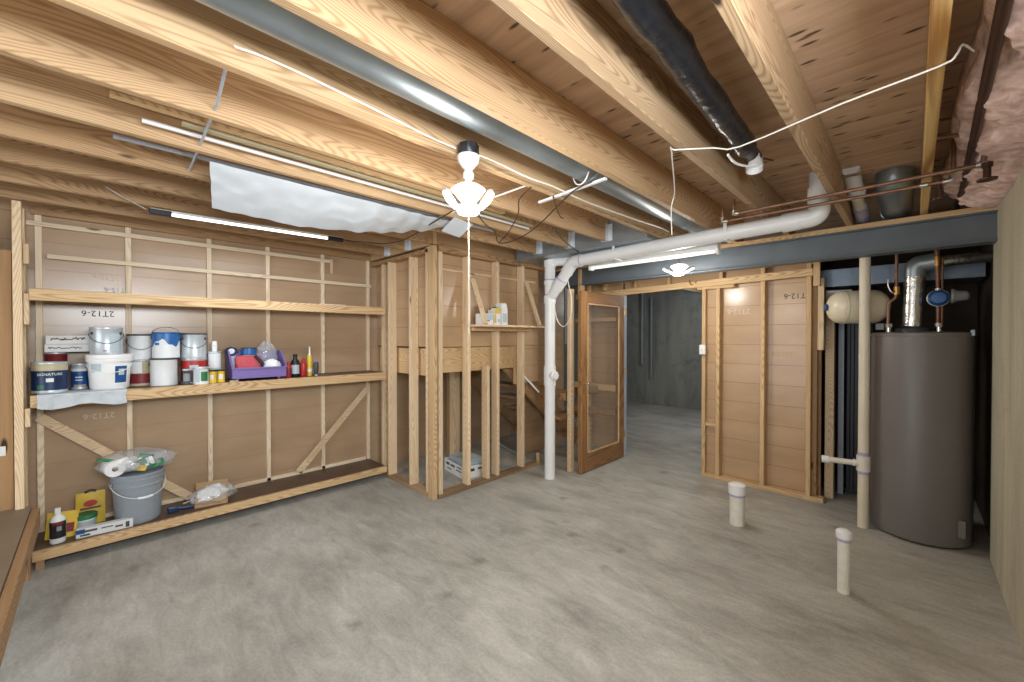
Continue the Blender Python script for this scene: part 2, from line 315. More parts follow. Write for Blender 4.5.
# ------------------------------------------------------------------ mesh helper
class MB:
    def __init__(self):
        self.v, self.f, self.mi, self.sm = [], [], [], []
    def add(self, vs, fs, mat=0, smooth=False, X=None):
        o = len(self.v)
        for p in vs:
            p = Vector(p)
            self.v.append(X @ p if X is not None else p)
        for f in fs:
            self.f.append([o + i for i in f]); self.mi.append(mat); self.sm.append(smooth)
        return self
    def box(self, x0, x1, y0, y1, z0, z1, mat=0, X=None):
        x0, x1 = sorted((x0, x1)); y0, y1 = sorted((y0, y1)); z0, z1 = sorted((z0, z1))
        vs = [(x, y, z) for z in (z0, z1) for y in (y0, y1) for x in (x0, x1)]
        return self.add(vs, [(0, 2, 3, 1), (4, 5, 7, 6), (0, 1, 5, 4), (2, 6, 7, 3), (0, 4, 6, 2), (1, 3, 7, 5)], mat, False, X)
    def beam(self, p0, p1, w, h, up=(0, 0, 1), mat=0):
        p0, p1 = Vector(p0), Vector(p1); d = (p1 - p0); L = d.length; d.normalize()
        s = d.cross(Vector(up)).normalized(); u = s.cross(d)
        X = Matrix((( d.x, s.x, u.x, p0.x), (d.y, s.y, u.y, p0.y), (d.z, s.z, u.z, p0.z), (0, 0, 0, 1)))
        return self.box(0, L, -w / 2, w / 2, -h / 2, h / 2, mat, X)
    def tube(self, pts, r, n=14, mat=0, cap=True, closed=False):
        pts = [Vector(p) for p in pts]; k = len(pts)
        rs = r if isinstance(r, (list, tuple)) else [r] * k
        prev = None; rings = []
        for i, p in enumerate(pts):
            if closed: t = pts[(i + 1) % k] - pts[i - 1]
            else: t = pts[min(i + 1, k - 1)] - pts[max(i - 1, 0)]
            t.normalize()
            if prev is None:
                a = Vector((0, 0, 1)) if abs(t.z) < .9 else Vector((1, 0, 0))
                u = t.cross(a).normalized()
            else:
                u = (prev - t * prev.dot(t)).normalized()
            prev = u; w = t.cross(u)
            rings.append([p + (u * math.cos(2 * PI * j / n) + w * math.sin(2 * PI * j / n)) * rs[i] for j in range(n)])
        vs = [q for rg in rings for q in rg]; fs = []
        for i in range(k if closed else k - 1):
            a, b_ = i * n, ((i + 1) % k) * n
            for j in range(n):
                fs.append((a + j, a + (j + 1) % n, b_ + (j + 1) % n, b_ + j))
        self.add(vs, fs, mat, True)
        if cap and not closed:
            self.add(rings[0], [list(range(n))[::-1]], mat, False); self.add(rings[-1], [list(range(n))], mat, False)
        return self
    def lathe(self, prof, c=(0, 0, 0), n=32, mat=0, X=None, a0=0.0, a1=2 * PI, smooth=True):
        full = abs(a1 - a0 - 2 * PI) < 1e-6
        m = n if full else n + 1
        T = Matrix.Translation(c) if X is None else X
        vs = []
        for (r, z) in prof:
            for j in range(m):
                a = a0 + (a1 - a0) * j / n
                vs.append((r * math.cos(a), r * math.sin(a), z))
        fs = []
        for i in range(len(prof) - 1):
            for j in range(n):
                j2 = (j + 1) % m if full else j + 1
                fs.append((i * m + j, i * m + j2, (i + 1) * m + j2, (i + 1) * m + j))
        return self.add(vs, fs, mat, smooth, T)
    def prism(self, poly, z0, z1, mat=0, X=None):
        n = len(poly)
        vs = [(x, y, z0) for x, y in poly] + [(x, y, z1) for x, y in poly]
        fs = [list(range(n))[::-1], list(range(n, 2 * n))] + [(i, (i + 1) % n, n + (i + 1) % n, n + i) for i in range(n)]
        return self.add(vs, fs, mat, False, X)
    def sheet(self, fn, nu, nv, t=.0015, mat=0):
        P = [[Vector(fn(i / nu, j / nv)) for j in range(nv + 1)] for i in range(nu + 1)]
        vs = []; nn = (nu + 1) * (nv + 1)
        Ns = []
        for i in range(nu + 1):
            for j in range(nv + 1):
                du = P[min(i + 1, nu)][j] - P[max(i - 1, 0)][j]; dv = P[i][min(j + 1, nv)] - P[i][max(j - 1, 0)]
                q = du.cross(dv); Ns.append(q.normalized() if q.length > 1e-12 else Vector((0, 0, 1)))
        flat = [P[i][j] for i in range(nu + 1) for j in range(nv + 1)]
        vs = [p + q * t / 2 for p, q in zip(flat, Ns)] + [p - q * t / 2 for p, q in zip(flat, Ns)]
        fs = []; w = nv + 1
        for i in range(nu):
            for j in range(nv):
                a = i * w + j
                fs.append((a, a + w, a + w + 1, a + 1)); fs.append((nn + a, nn + a + 1, nn + a + w + 1, nn + a + w))
        for i in range(nu):
            for j in (0, nv):
                a = i * w + j; fs.append((a, nn + a, nn + a + w, a + w))
        for j in range(nv):
            for i in (0, nu):
                a = i * w + j; fs.append((a, a + 1, nn + a + 1, nn + a))
        return self.add(vs, fs, mat, True)
    def build(self, name, mats, parent=None, bevel=0.0, sharp=40):
        if not isinstance(mats, (list, tuple)): mats = [mats]
        xs = [p.x for p in self.v]; ys = [p.y for p in self.v]; zs = [p.z for p in self.v]
        org = Vector(((min(xs) + max(xs)) / 2, (min(ys) + max(ys)) / 2, min(zs)))
        me = bpy.data.meshes.new(name)
        me.from_pydata([tuple(p - org) for p in self.v], [], self.f)
        for m in mats: me.materials.append(m)
        for p, mi, sm in zip(me.polygons, self.mi, self.sm):
            p.material_index = mi; p.use_smooth = sm
        bm = bmesh.new(); bm.from_mesh(me); bmesh.ops.remove_doubles(bm, verts=bm.verts, dist=1e-6)
        bmesh.ops.recalc_face_normals(bm, faces=bm.faces); bm.to_mesh(me); bm.free()
        me.update()
        if any(self.sm): me.set_sharp_from_angle(angle=R(sharp))
        o = bpy.data.objects.new(name, me); COL.objects.link(o)
        off = Vector((0, 0, 0))
        q = parent
        while q is not None:
            off += q.location; q = q.parent
        o.location = org - off
        if parent is not None: o.parent = parent
        if bevel:
            md = o.modifiers.new('edge', 'BEVEL'); md.width = bevel; md.segments = 1; md.limit_method = 'ANGLE'
        return o

def thing(name, label, cat, loc, group=None):
    o = bpy.data.objects.new(name, None); COL.objects.link(o); o.location = loc; o.empty_display_size = .05
    o['label'] = label; o['category'] = cat
    if group: o['group'] = group
    return o
def tag(o, label, cat, group=None, kind=None):
    o['label'] = label; o['category'] = cat
    if group: o['group'] = group
    if kind: o['kind'] = kind
    return o
def struct(o):
    o['kind'] = 'structure'; return o
def arc(c, r, a0, a1, n, plane):
    """points of an arc; plane gives the two axes"""
    u, w = Vector(plane[0]), Vector(plane[1])
    return [Vector(c) + u * (r * math.cos(a0 + (a1 - a0) * i / n)) + w * (r * math.sin(a0 + (a1 - a0) * i / n)) for i in range(n + 1)]
def smooth_path(pts, n=6):
    pts = [Vector(p) for p in pts]; out = []
    for i in range(len(pts) - 1):
        p0 = pts[max(i - 1, 0)]; p1 = pts[i]; p2 = pts[i + 1]; p3 = pts[min(i + 2, len(pts) - 1)]
        for k in range(n):
            t = k / n
            out.append(.5 * ((2 * p1) + (p2 - p0) * t + (2 * p0 - 5 * p1 + 4 * p2 - p3) * t * t + (3 * p1 - p0 - 3 * p2 + p3) * t ** 3))
    out.append(pts[-1]); return out

def text_geo(body, size):
    cu = bpy.data.curves.new('txt', 'FONT'); cu.body = body; cu.size = size; cu.align_x = 'CENTER'; cu.align_y = 'CENTER'
    cu.extrude = .0004; cu.resolution_u = 3
    o = bpy.data.objects.new('txt', cu); COL.objects.link(o)
    bpy.context.view_layer.update()
    ev = o.evaluated_get(bpy.context.evaluated_depsgraph_get()); me = ev.to_mesh()
    vs = [v.co.copy() for v in me.vertices]; fs = [list(p.vertices) for p in me.polygons]
    ev.to_mesh_clear(); bpy.data.objects.remove(o); bpy.data.curves.remove(cu)
    return vs, fs
def text_flat(mb, body, size, X, mat=0):
    vs, fs = text_geo(body, size); mb.add(vs, fs, mat, False, X)
def text_round(mb, body, size, c, r, ang, z, mat=0):
    """lettering wrapped round an upright cylinder, readable from outside"""
    vs, fs = text_geo(body, size)
    out = []
    for p in vs:
        a = ang + p.x / r
        rr = r + .0008 + p.z
        out.append((c[0] + rr * math.cos(a), c[1] + rr * math.sin(a), z + p.y))
    mb.add(out, fs, mat)
def face_x(x, y, z, turned=False):
    """text lying on a wall whose face looks along +X; turned = upside down"""
    X = Matrix(((0, 0, 1, x), (1, 0, 0, y), (0, 1, 0, z), (0, 0, 0, 1)))
    if turned: X = X @ Matrix.Rotation(PI, 4, 'Z')
    return X
def face_ny(x, y, z, turned=False):
    """text on a wall whose face looks along -Y"""
    X = Matrix(((1, 0, 0, x), (0, 0, -1, y), (0, 1, 0, z), (0, 0, 0, 1)))
    if turned: X = X @ Matrix.Rotation(PI, 4, 'Z')
    return X

# ------------------------------------------------------------------ camera
cam = bpy.data.cameras.new('camera'); cam.sensor_width = 36; cam.lens = 410 / 1024 * 36; cam.clip_start = .02
co = bpy.data.objects.new('camera', cam); COL.objects.link(co)
co.location = (0, 0, 1.52)
yaw = math.atan(401 / 410); pitch = math.atan(4 / 410)
co.rotation_euler = (PI / 2 - pitch, 0, yaw)
scene.camera = co

JZ = 2.383            # underside of the joists
SF = 2.618            # underside of the subfloor
# ------------------------------------------------------------------ setting
struct(MB().box(-6.2, 3.0, -3.1, 9.2, -.15, 0).build('floor', M['floor']))
struct(MB().box(-6.2, 1.2, -3.1, 9.2, SF, SF + .03).build('ceiling', M['subfloor']))
rw = MB()
rw.box(.388, .62, -3.1, 4.30, 0, 1.70); rw.box(.388, .62, -3.1, 4.30, 2.22, 2.37); rw.box(.388, .62, -3.1, -.45, 1.70, 2.22); rw.box(.388, .62, 1.05, 4.30, 1.70, 2.22)
struct(rw.build('wall_right', M['conc_wall']))
wf = MB()
wf.box(.50, .54, -.45, 1.05, 1.70, 1.74); wf.box(.50, .54, -.45, 1.05, 2.18, 2.22); wf.box(.50, .54, -.45, -.41, 1.74, 2.18); wf.box(.50, .54, 1.01, 1.05, 1.74, 2.18); wf.box(.50, .54, .28, .32, 1.74, 2.18)
struct(wf.build('window_1', M['white']))
struct(MB().box(.425, .62, 4.30, 6.0, 0, 2.6).build('wall_utility_right', M['siding_shaded']))
struct(MB().box(-.68, .425, 5.75, 5.85, 0, 2.6).build('wall_utility_back', M['siding_shaded']))
struct(MB().box(.392, .425, 4.30, 4.335, 0, 2.15).build('trim_1', M['conc_wall']))
struct(MB().box(-4.50, -4.45, -.38, 4.75, 0, 2.60).build('wall_left', M['siding_left']))
struct(MB().box(-4.16, -4.10, -3.1, -.36, 0, 2.07).build('wall_left_plywood', M['ply_wall']))
struct(MB().box(-4.56, -4.50, -3.1, -.2, 0, 2.6).build('wall_left_upper', M['siding']))
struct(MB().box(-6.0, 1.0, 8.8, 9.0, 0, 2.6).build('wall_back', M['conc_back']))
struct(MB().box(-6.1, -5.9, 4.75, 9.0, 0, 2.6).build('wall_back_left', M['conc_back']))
# near wall behind the camera; its wide opening is invented to admit fill light
near = MB()
near.box(-6.2, -3.4, -3.1, -2.9, 0, 2.6); near.box(-.3, .62, -3.1, -2.9, 0, 2.6); near.box(-3.4, -.3, -3.1, -2.9, 2.1, 2.6)
struct(near.build('wall_near', M['conc_wall']))

# partition with the door opening
part = MB()
part.box(-1.61, -1.47, 4.705, 4.735, .04, 2.04)
part.box(-1.47, -.66, 4.735, 4.76, .04, 2.36)
part.box(-2.62, -1.47, 4.735, 4.76, 2.12, 2.36)
part.box(-3.3, -2.66, 4.735, 4.76, .04, 2.36)
pw = struct(part.build('wall_partition', M['siding']))
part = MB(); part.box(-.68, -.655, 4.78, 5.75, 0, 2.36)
struct(part.build('wall_utility_left', M['siding_shaded']))

# stencilled stock codes on the boards
def stencil(name, body, size, X, mat, parent):
    mb = MB(); text_flat(mb, body, size, X); return mb.build(name, mat, parent)
wl = [o for o in COL.objects if o.name == 'wall_left'][0]
stencil('stencil_code', '2T12-6', .062, face_x(-4.4495, .03, 1.70, True), M['ink'], wl)
stencil('stencil_code', '2T10-6', .05, face_x(-4.4495, .075, 1.978, True), M['ink_pale'], wl)
stencil('stencil_code', '2T15-6', .05, face_x(-4.4495, .135, 1.886, True), M['grey'], wl)
stencil('stencil_code', '2T12-6', .06, face_x(-4.4495, .03, .918, True), M['ink_pale'], wl)
stencil('stencil_code', '2T12-6', .045, face_x(-4.4495, .085, .79, True), M['cardboard'], wl)
stencil('stencil_code', '2T12-6', .075, face_ny(-1.31, 4.7345, 1.787, True), M['ink_pale'], pw)
stencil('stencil_code', '2T12-6', .075, face_ny(-.80, 4.7345, 1.917, True), M['ink'], pw)
stencil('stencil_code', '2T12-6', .065, face_ny(-.92, 4.7345, 1.355, True), M['cardboard'], pw)

# ------------------------------------------------------------------ ceiling framing
jl = ['striped floor joist over the water heater, beside the pink insulation',
      'broad floor joist crossing between the black wrapped pipe and the striped joist',
      'weathered floor joist just left of the black wrapped pipe',
      'wide pale floor joist along the right side of the round metal duct',
      'floor joist left of the round duct carrying the white cable and near lamp',
      'first hanger-ended floor joist left of the lamp joist',
      'floor joist whose lower edge borders the top of the white plastic sheet',
      'floor joist hidden in part behind the white plastic sheet',
      'floor joist resting on the stair closet studs, right of the LED strip',
      'floor joist directly above the LED strip light, ending in a hanger',
      'last full floor joist before the left wall, above the shelves']
jm = ['joist_stripe', 'joist_brown', 'joist_brown', 'joist', 'joist', 'joist', 'joist', 'joist_grey', 'joist_grey', 'joist_grey', 'joist_grey']
for n in range(11):
    x = .03 - .4064 * n
    y1 = {0: 4.32, 1: 4.32, 2: 4.32, 3: 4.32, 4: 4.32, 5: 3.25, 6: 3.25, 7: 3.25, 8: 4.2}.get(n, 2.21)
    o = MB().box(x, x + .038, -2.9, y1, JZ, SF).build('floor_joist', M[jm[n]], bevel=.003)
    tag(o, jl[n], 'joist', 'floor joists under the subfloor')
o = MB().box(-4.448, -4.41, -.3, 2.21, JZ, SF).build('rim_joist', M['joist_grey'], bevel=.003)
tag(o, 'rim joist lying against the top of the left wall', 'joist')
for i, x in enumerate((-3.6276, -4.034, -2.002, -2.4084, -2.8148)):
    y = 2.205 if i < 2 else 3.245
    h = MB()
    h.box(x - .003, x - .001, y - .05, y + .002, JZ - .003, JZ + .15); h.box(x + .039, x + .041, y - .05, y + .002, JZ - .003, JZ + .15)
    h.box(x - .003, x + .041, y - .05, y + .002, JZ - .005, JZ - .003)
    h.box(x - .04, x + .078, y + .002, y + .004, JZ, JZ + .15)
    tag(h.build('joist_hanger', M['hanger']), ['metal joist hanger above the left stud of the stair closet', 'metal joist hanger in the corner over the shelf end',
        'largest metal joist hanger, at the round duct side of the sheet metal trunk', 'middle metal joist hanger on the sheet metal trunk',
        'metal joist hanger just above the white drain stack top'][i], 'joist hanger', 'joist hangers')
o = MB().box(-4.45, -3.18, 2.212, 2.25, JZ, SF).build('header_board', M['joist_grey' ] if False else M['board_x'], bevel=.003)
tag(o, 'header board over the shelf end carrying two joist hangers', 'header')
# steel beam and its wooden plate
b = MB(); z0, z1 = 2.145, 2.345
b.box(-3.3, .50, 4.10, 4.24, z0, z0 + .012); b.box(-3.3, .50, 4.10, 4.24, z1 - .012, z1); b.box(-3.3, .50, 4.13, 4.21, z0 + .012, z1 - .012)
tag(b.build('steel_beam', M['steel_beam'], bevel=.002), 'grey steel I-beam spanning to the right concrete wall', 'beam')
o = MB().box(-3.3, .42, 4.10, 4.24, 2.345, JZ).build('beam_plate', M['board_x'], bevel=.003)
tag(o, 'wooden plate lying on top of the grey steel beam', 'board')

# round duct
d = thing('round_duct', 'long round galvanized duct running between two joists', 'duct', (-1.34, 1.5, 2.41))
for k in range(3):
    ya, yb = -2.8 + k * 2.4, -2.8 + (k + 1) * 2.4 + .02
    MB().tube([(-1.34, ya, 2.512), (-1.34, min(yb, 4.3), 2.512)], .1 if k != 1 else .099, 40).build('duct_section', M['galv'], d)
for y in (-.4, 2.0):
    MB().tube([(-1.34, y - .012, 2.512), (-1.34, y + .012, 2.512)], .1025, 40).build('seam_collar', M['galv'], d)
s = MB(); s.tube(smooth_path([(-1.235, 1.93, 2.60), (-1.30, 1.92, 2.402), (-1.39, 1.95, 2.40), (-1.46, 2.0, 2.52), (-1.47, 2.02, 2.61)]), .004, 8)
tag(s.build('duct_strap', M['white']), 'looped white strap hanging under the round duct', 'strap')
o = MB().beam((-1.70, 1.985, 2.372), (-1.19, 1.943, 2.375), .02, .012).build('cross_slat', M['white_paint'])
tag(o, 'flat white slat nailed across the joists under the round duct', 'slat')
# sheet metal trunk behind hangers
t = thing('trunk_duct', 'grey sheet metal trunk duct behind the joist hangers', 'duct', (-2.35, 3.6, 2.352))
MB().box(-3.12, -1.60, 3.254, 3.9, 2.352, 2.60).build('duct_body', M['galv'], t, bevel=.004)
MB().box(-2.62, -2.60, 3.248, 3.254, 2.352, 2.60).build('seam_rib', M['galv'], t)
# black wrapped pipe
bp = thing('wrapped_pipe', 'black plastic wrapped pipe with white end cap between joists', 'pipe', (-.58, 1.6, 2.43))
pts, rs = [], []
for i in range(60):
    f = i / 59; y = -.6 + f * 3.08
    r = .055 - .004 * f + .007 * noise.noise((y * 9, 1, 2)) + .004 * noise.noise((y * 27, 3, 2))
    if f > .96: r *= .8
    pts.append((-.515 - .105 * f + .008 * noise.noise((y * 4, 7, 1)), y, 2.515 - .035 * f + .006 * noise.noise((y * 5, 3, 9)))); rs.append(r)
MB().tube(pts, rs, 26).build('wrap', M['black_wrap'], bp)
cap = MB(); cap.tube([(-.614, 2.42, 2.478), (-.618, 2.50, 2.472), (-.622, 2.52, 2.462), (-.628, 2.545, 2.44)], [.036, .038, .038, .037], 24)
cap.tube([(-.624, 2.525, 2.456), (-.63, 2.548, 2.436)], [.042, .042], 24)
cap.build('end_cap', M['pvc'], bp)
MB().tube(smooth_path([(-.66, 2.2, 2.42), (-.655, 2.3, 2.41), (-.63, 2.4, 2.415), (-.60, 2.46, 2.43)]), .006, 8).build('torn_edge', M['white'], bp)
MB().beam((-.575, 2.5, 2.47), (-.535, 2.53, 2.455), .012, .004).build('tie_tail', M['black'], bp)
# dark gas pipe and insulation
o = MB().tube([(.155, -2.0, 2.43), (.17, 1.7, 2.42), (.213, 3.75, 2.425), (.215, 4.6, 2.45)], .017, 14).build('gas_pipe', M['dark_iron'])
tag(o, 'dark brown iron pipe running along the pink insulation', 'pipe')
def ins(u, v):
    y = -1.6 + 5.66 * v
    key = [(.16, 2.612), (.15, 2.54), (.17, 2.47), (.24, 2.42), (.33, 2.385), (.41, 2.372), (.46, 2.40)]
    k = u * (len(key) - 1); i = min(int(k), len(key) - 2); f = k - i
    x = key[i][0] * (1 - f) + key[i + 1][0] * f; z = key[i][1] * (1 - f) + key[i + 1][1] * f
    w = math.sin(PI * min(1, u * 1.05)) * 1.0
    n1 = noise.noise((x * 9, y * 4, z * 9)); n2 = noise.noise((x * 30, y * 14, z * 30)); n3 = noise.noise((5, y * 1.7, 3))
    x2 = x + w * (.04 * n1 + .018 * n2 + .02 * n3) + .03 * n3 * (1 - u); z2 = z + w * (.035 * n1 + .014 * n2)
    if u > .8: z2 = max(z2, 2.374)
    return (x2, y, min(z2, 2.613))
o = MB().sheet(ins, 40, 220, .03).build('insulation_batt', M['pink'])
tag(o, 'lumpy pink fibreglass insulation stuffed above the right concrete wall', 'insulation')

# ------------------------------------------------------------------ copper lines
def elbow_path(pts, r, n=5):
    """polyline with rounded corners"""
    pts = [Vector(p) for p in pts]; out = [pts[0]]
    for i in range(1, len(pts) - 1):
        a, p, c = pts[i - 1], pts[i], pts[i + 1]
        d0 = (a - p).normalized(); d1 = (c - p).normalized()
        q = min(r, (a - p).length * .45, (c - p).length * .45)
        s, e = p + d0 * q, p + d1 * q
        for k in range(n + 1):
            t = k / n; out.append(s * (1 - t) ** 2 + p * 2 * t * (1 - t) + e * t * t)
    out.append(pts[-1]); return out
c1 = thing('copper_pipe', 'upper copper pipe under the joists ending in a black valve', 'pipe', (-.3, 3.06, 2.35), 'copper pipes in front of the beam')
MB().tube(elbow_path([(-.885, 3.075, 2.46), (-.885, 3.075, 2.362), (.24, 3.04, 2.362), (.245, 3.04, 2.47), (.245, 3.04, 2.55)], .03), .011, 12).build('tube', M['copper'], c1)
MB().tube([(-.885, 3.075, 2.385), (-.885, 3.075, 2.362), (-.85, 3.074, 2.362)], .0145, 12).build('elbow_fitting', M['solder'], c1)
MB().tube([(.215, 3.041, 2.362), (.255, 3.04, 2.362)], .015, 12).build('elbow_fitting', M['solder'], c1)
v = MB(); v.lathe([(0, 0), (.014, 0), (.014, .05), (.02, .055), (.02, .075), (0, .075)], (.25, 3.02, 2.285), 14)
v.lathe([(.006, -.012), (.034, -.008), (.036, 0), (.006, .006)], (.25, 3.02, 2.283), 14); v.tube([(.25, 3.04, 2.362), (.25, 3.02, 2.345)], .012, 10)
v.build('valve', M['dark_iron'], c1)
c2 = thing('copper_pipe', 'lower copper pipe in front of the beam with a silver elbow', 'pipe', (-.3, 3.13, 2.33), 'copper pipes in front of the beam')
MB().tube(elbow_path([(-.975, 3.14, 2.42), (-.975, 3.14, 2.34), (.14, 3.13, 2.335), (.145, 3.13, 2.42), (.145, 3.13, 2.58)], .03), .010, 12).build('tube', M['copper'], c2)
MB().tube([(-.975, 3.14, 2.37), (-.975, 3.14, 2.34), (-.94, 3.14, 2.34)], .0135, 12).build('elbow_fitting', M['solder'], c2)
MB().tube(elbow_path([(.105, 3.13, 2.335), (.144, 3.13, 2.335), (.145, 3.13, 2.37)], .02), .0135, 12).build('elbow_fitting', M['solder'], c2)
MB().tube([(.02, 3.13, 2.336), (.05, 3.13, 2.336)], .0135, 12).build('coupling', M['solder'], c2)
v = MB(); v.lathe([(0, 0), (.013, 0), (.013, .05), (0, .05)], (.10, 3.2, 2.27), 12); v.lathe([(.005, -.01), (.03, -.006), (.032, 0), (.005, .005)], (.10, 3.2, 2.268), 12)
v.tube([(.10, 3.2, 2.32), (.10, 3.14, 2.335)], .011, 10); v.build('valve', M['dark_iron'], c2)
o = MB().tube([(.068, 2.76, 2.45), (.30, 2.87, 2.45), (.33, 2.88, 2.45)], .010, 12).build('copper_pipe', M['copper'])
tag(o, 'short copper pipe poking out of the insulation beside the striped joist', 'pipe')
o = MB().tube([(-.18, 3.42, 2.56), (-.345 + .007, 3.42, 2.56)], .008, 10).build('copper_stub', M['copper'])
tag(o, 'thin copper stub near the subfloor between the vent and big duct', 'pipe')

# ------------------------------------------------------------------ white drain
dr = thing('drain_pipe', 'white PVC drain running under the joists into the floor stack', 'pipe', (-2.82, 3.43, 0))
SX, SY = -2.79, 3.435
st = MB(); st.tube([(SX, SY, 0), (SX, SY, 2.33)], .0565, 28); st.build('stack', M['pvc'], dr)
for za, zb in ((1.0, 1.21), (1.88, 1.96), (2.08, 2.12), (2.27, 2.34)):
    MB().tube([(SX, SY, za), (SX, SY, zb)], .0645, 28).build('hub', M['pvc'], dr)
MB().tube([(SX, SY, 1.965), (SX, SY, 1.975)], .0585, 28).build('primer_ring', M['purple'], dr)
MB().tube([(SX, SY, 2.125), (SX, SY, 2.137)], .0585, 28).build('primer_ring', M['purple'], dr)
co_ = MB(); co_.tube([(SX, SY, 1.11), (SX + .085, SY - .02, 1.11)], .05, 24); co_.tube([(SX + .085, SY - .02, 1.11), (SX + .105, SY - .025, 1.11)], .036, 8)
co_.build('cleanout_plug', M['pvc'], dr)
A = Vector((SX, SY, 1.93)); Bp = Vector((-2.52, SY - .02, 2.225)); E0 = Vector((-2.43, SY - .03, 2.283)); E1 = Vector((-.56, 3.40, 2.322))
MB().tube([A, Bp], .0565, 28).build('wye_arm', M['pvc'], dr)
dirv = (Bp - A).normalized()
MB().tube([A + dirv * .14, A + dirv * .25], .0645, 28).build('hub', M['pvc'], dr)
MB().tube([A + dirv * .252, A + dirv * .262], .0585, 28).build('primer_ring', M['purple'], dr)
MB().tube(elbow_path([Bp - dirv * .06, Vector((-2.475, SY - .025, 2.279)), E0 + Vector((.06, 0, .001))], .09), .0635, 28).build('elbow', M['pvc'], dr)
MB().tube([E0, E1], .0565, 28).build('run', M['pvc'], dr)
MB().tube([E0 + Vector((.062, 0, .001)), E0 + Vector((.072, 0, .001))], .0585, 28).build('primer_ring', M['purple'], dr)
MB().tube([(-.66, 3.402, 2.320), (-.56, 3.40, 2.322)], .0645, 28).build('hub', M['pvc'], dr)
MB().tube(elbow_path([(-.575, 3.40, 2.322), (-.455, 3.40, 2.325), (-.455, 3.40, 2.46)], .11, 8), .0620, 28).build('elbow', M['pvc'], dr)
MB().tube([(-.455, 3.40, 2.43), (-.455, 3.40, 2.52)], .0645, 28).build('hub', M['pvc'], dr)
MB().tube([(-.455, 3.40, 2.50), (-.455, 3.40, SF)], .0565, 28).build('riser', M['pvc'], dr)
MB().tube(elbow_path([(SX, SY, 2.30), (SX, SY, 2.345 - .02), (SX + .33, SY + .12, 2.31)], .03), .046, 24).build('branch', M['pvc'], dr)
MB().tube([(SX + .14, SY + .055, 2.322), (SX + .15, SY + .058, 2.321)], .0475, 24).build('primer_ring', M['purple'], dr)
for x in (-1.97, -1.02):
    z = 2.29 + (x + 2.4) * .021
    hgr = MB(); hgr.tube(arc((x, 3.41, z), .06, PI, 2 * PI, 14, ((0, 1, 0), (0, 0, 1))), .005, 6)
    hgr.box(x - .012, x + .012, 3.34, 3.347, z, z + .10 if x < -1.5 else JZ); hgr.box(x - .014, x + .014, 3.345, 3.475, z - .066, z - .058)
    hgr.build('pipe_hanger', M['white_paint'], dr)

# vents behind the beam
vp = thing('vent_pipe', 'tall cream PVC pipe standing beside the water heater', 'pipe', (-.277, 4.30, 0))
MB().tube([(-.277, 4.30, 0), (-.277, 4.30, 2.36)], .035, 22).build('pipe', M['pvc_cream'], vp)
tee = MB(); tee.tube([(-.277, 4.30, .45), (-.277, 4.30, .57)], .044, 22); tee.build('tee', M['pvc_dirty'], vp)
MB().tube([(-.277, 4.30, .425), (-.277, 4.30, .448)], .0375, 22).build('primer_ring', M['purple'], vp)
MB().tube([(-.277, 4.30, .575), (-.277, 4.30, .60)], .0375, 22).build('primer_ring', M['purple'], vp)
MB().tube([(-.30, 4.285, .51), (-.50, 4.26, .505)], .022, 18).build('side_arm', M['pvc_dirty'], vp)
MB().tube([(-.49, 4.262, .505), (-.54, 4.255, .504)], .030, 18).build('arm_cap', M['pvc'], vp)
MB().tube([(-.325, 4.283, .51), (-.34, 4.281, .51)], .028, 18).build('arm_collar', M['pvc'], vp)
vv = thing('vent_pipe', 'white vent pipe slanting down from the subfloor behind the beam', 'pipe', (-.29, 3.6, 2.42))
MB().tube([(-.292, 3.66, 2.54), (-.286, 4.0, 2.46)], .034, 20).build('pipe', M['pvc_cream'], vv)
MB().tube([(-.297, 3.44, 2.612), (-.294, 3.56, 2.58), (-.292, 3.76, 2.525)], [.047, .046, .046], 20).build('coupling', M['pvc'], vv)
MB().tube([(-.292, 3.735, 2.532), (-.292, 3.765, 2.523)], .052, 20).build('coupling_lip', M['pvc'], vv)
MB().tube([(-.286, 3.93, 2.475), (-.286, 4.0, 2.46), (-.284, 4.3, 2.425)], .041, 20).build('coupling', M['purple'], vv)
f = thing('boot_duct', 'round galvanized duct dropping from the subfloor behind the beam', 'duct', (-.09, 3.8, 2.40))
MB().tube(elbow_path([(-.095, 3.72, SF), (-.095, 3.72, 2.56), (-.095, 4.25, 2.485)], .09, 8), .094, 36).build('elbow', M['galv'], f)
MB().tube([(-.095, 3.72, 2.595), (-.095, 3.72, 2.605)], .098, 36).build('bead', M['galv'], f)
MB().tube([(-.095, 3.735, 2.575), (-.095, 3.74, 2.567)], .0965, 36).build('bead', M['galv'], f)
# floor stubs
for nm, x, y, r, h, capc, lb in (('drain_stub', -1.013, 3.65, .055, .335, .17, 'shorter thick white capped pipe rising from the floor, farther from camera'),
                                 ('drain_stub', -.286, 3.12, .031, .375, .10, 'slim white capped pipe rising from the floor before the water heater')):
    q = thing(nm, lb, 'pipe', (x, y, 0))
    MB().tube([(x, y, 0), (x, y, h - .03)], r, 26).build('pipe', M['pvc_dirty'], q)
    k = MB(); k.lathe([(r + .001, h - capc * .5), (r + .008, h - capc * .5), (r + .009, h - .03), (r + .008, h - .012), (r * .75, h), (0, h + .003)], (x, y, 0), 30); k.build('cap', M['pvc'], q)
    MB().tube([(x, y, h - capc * .5 - .02), (x, y, h - capc * .5 - .002)], r + .002, 26).build('primer_ring', M['purple'], q)

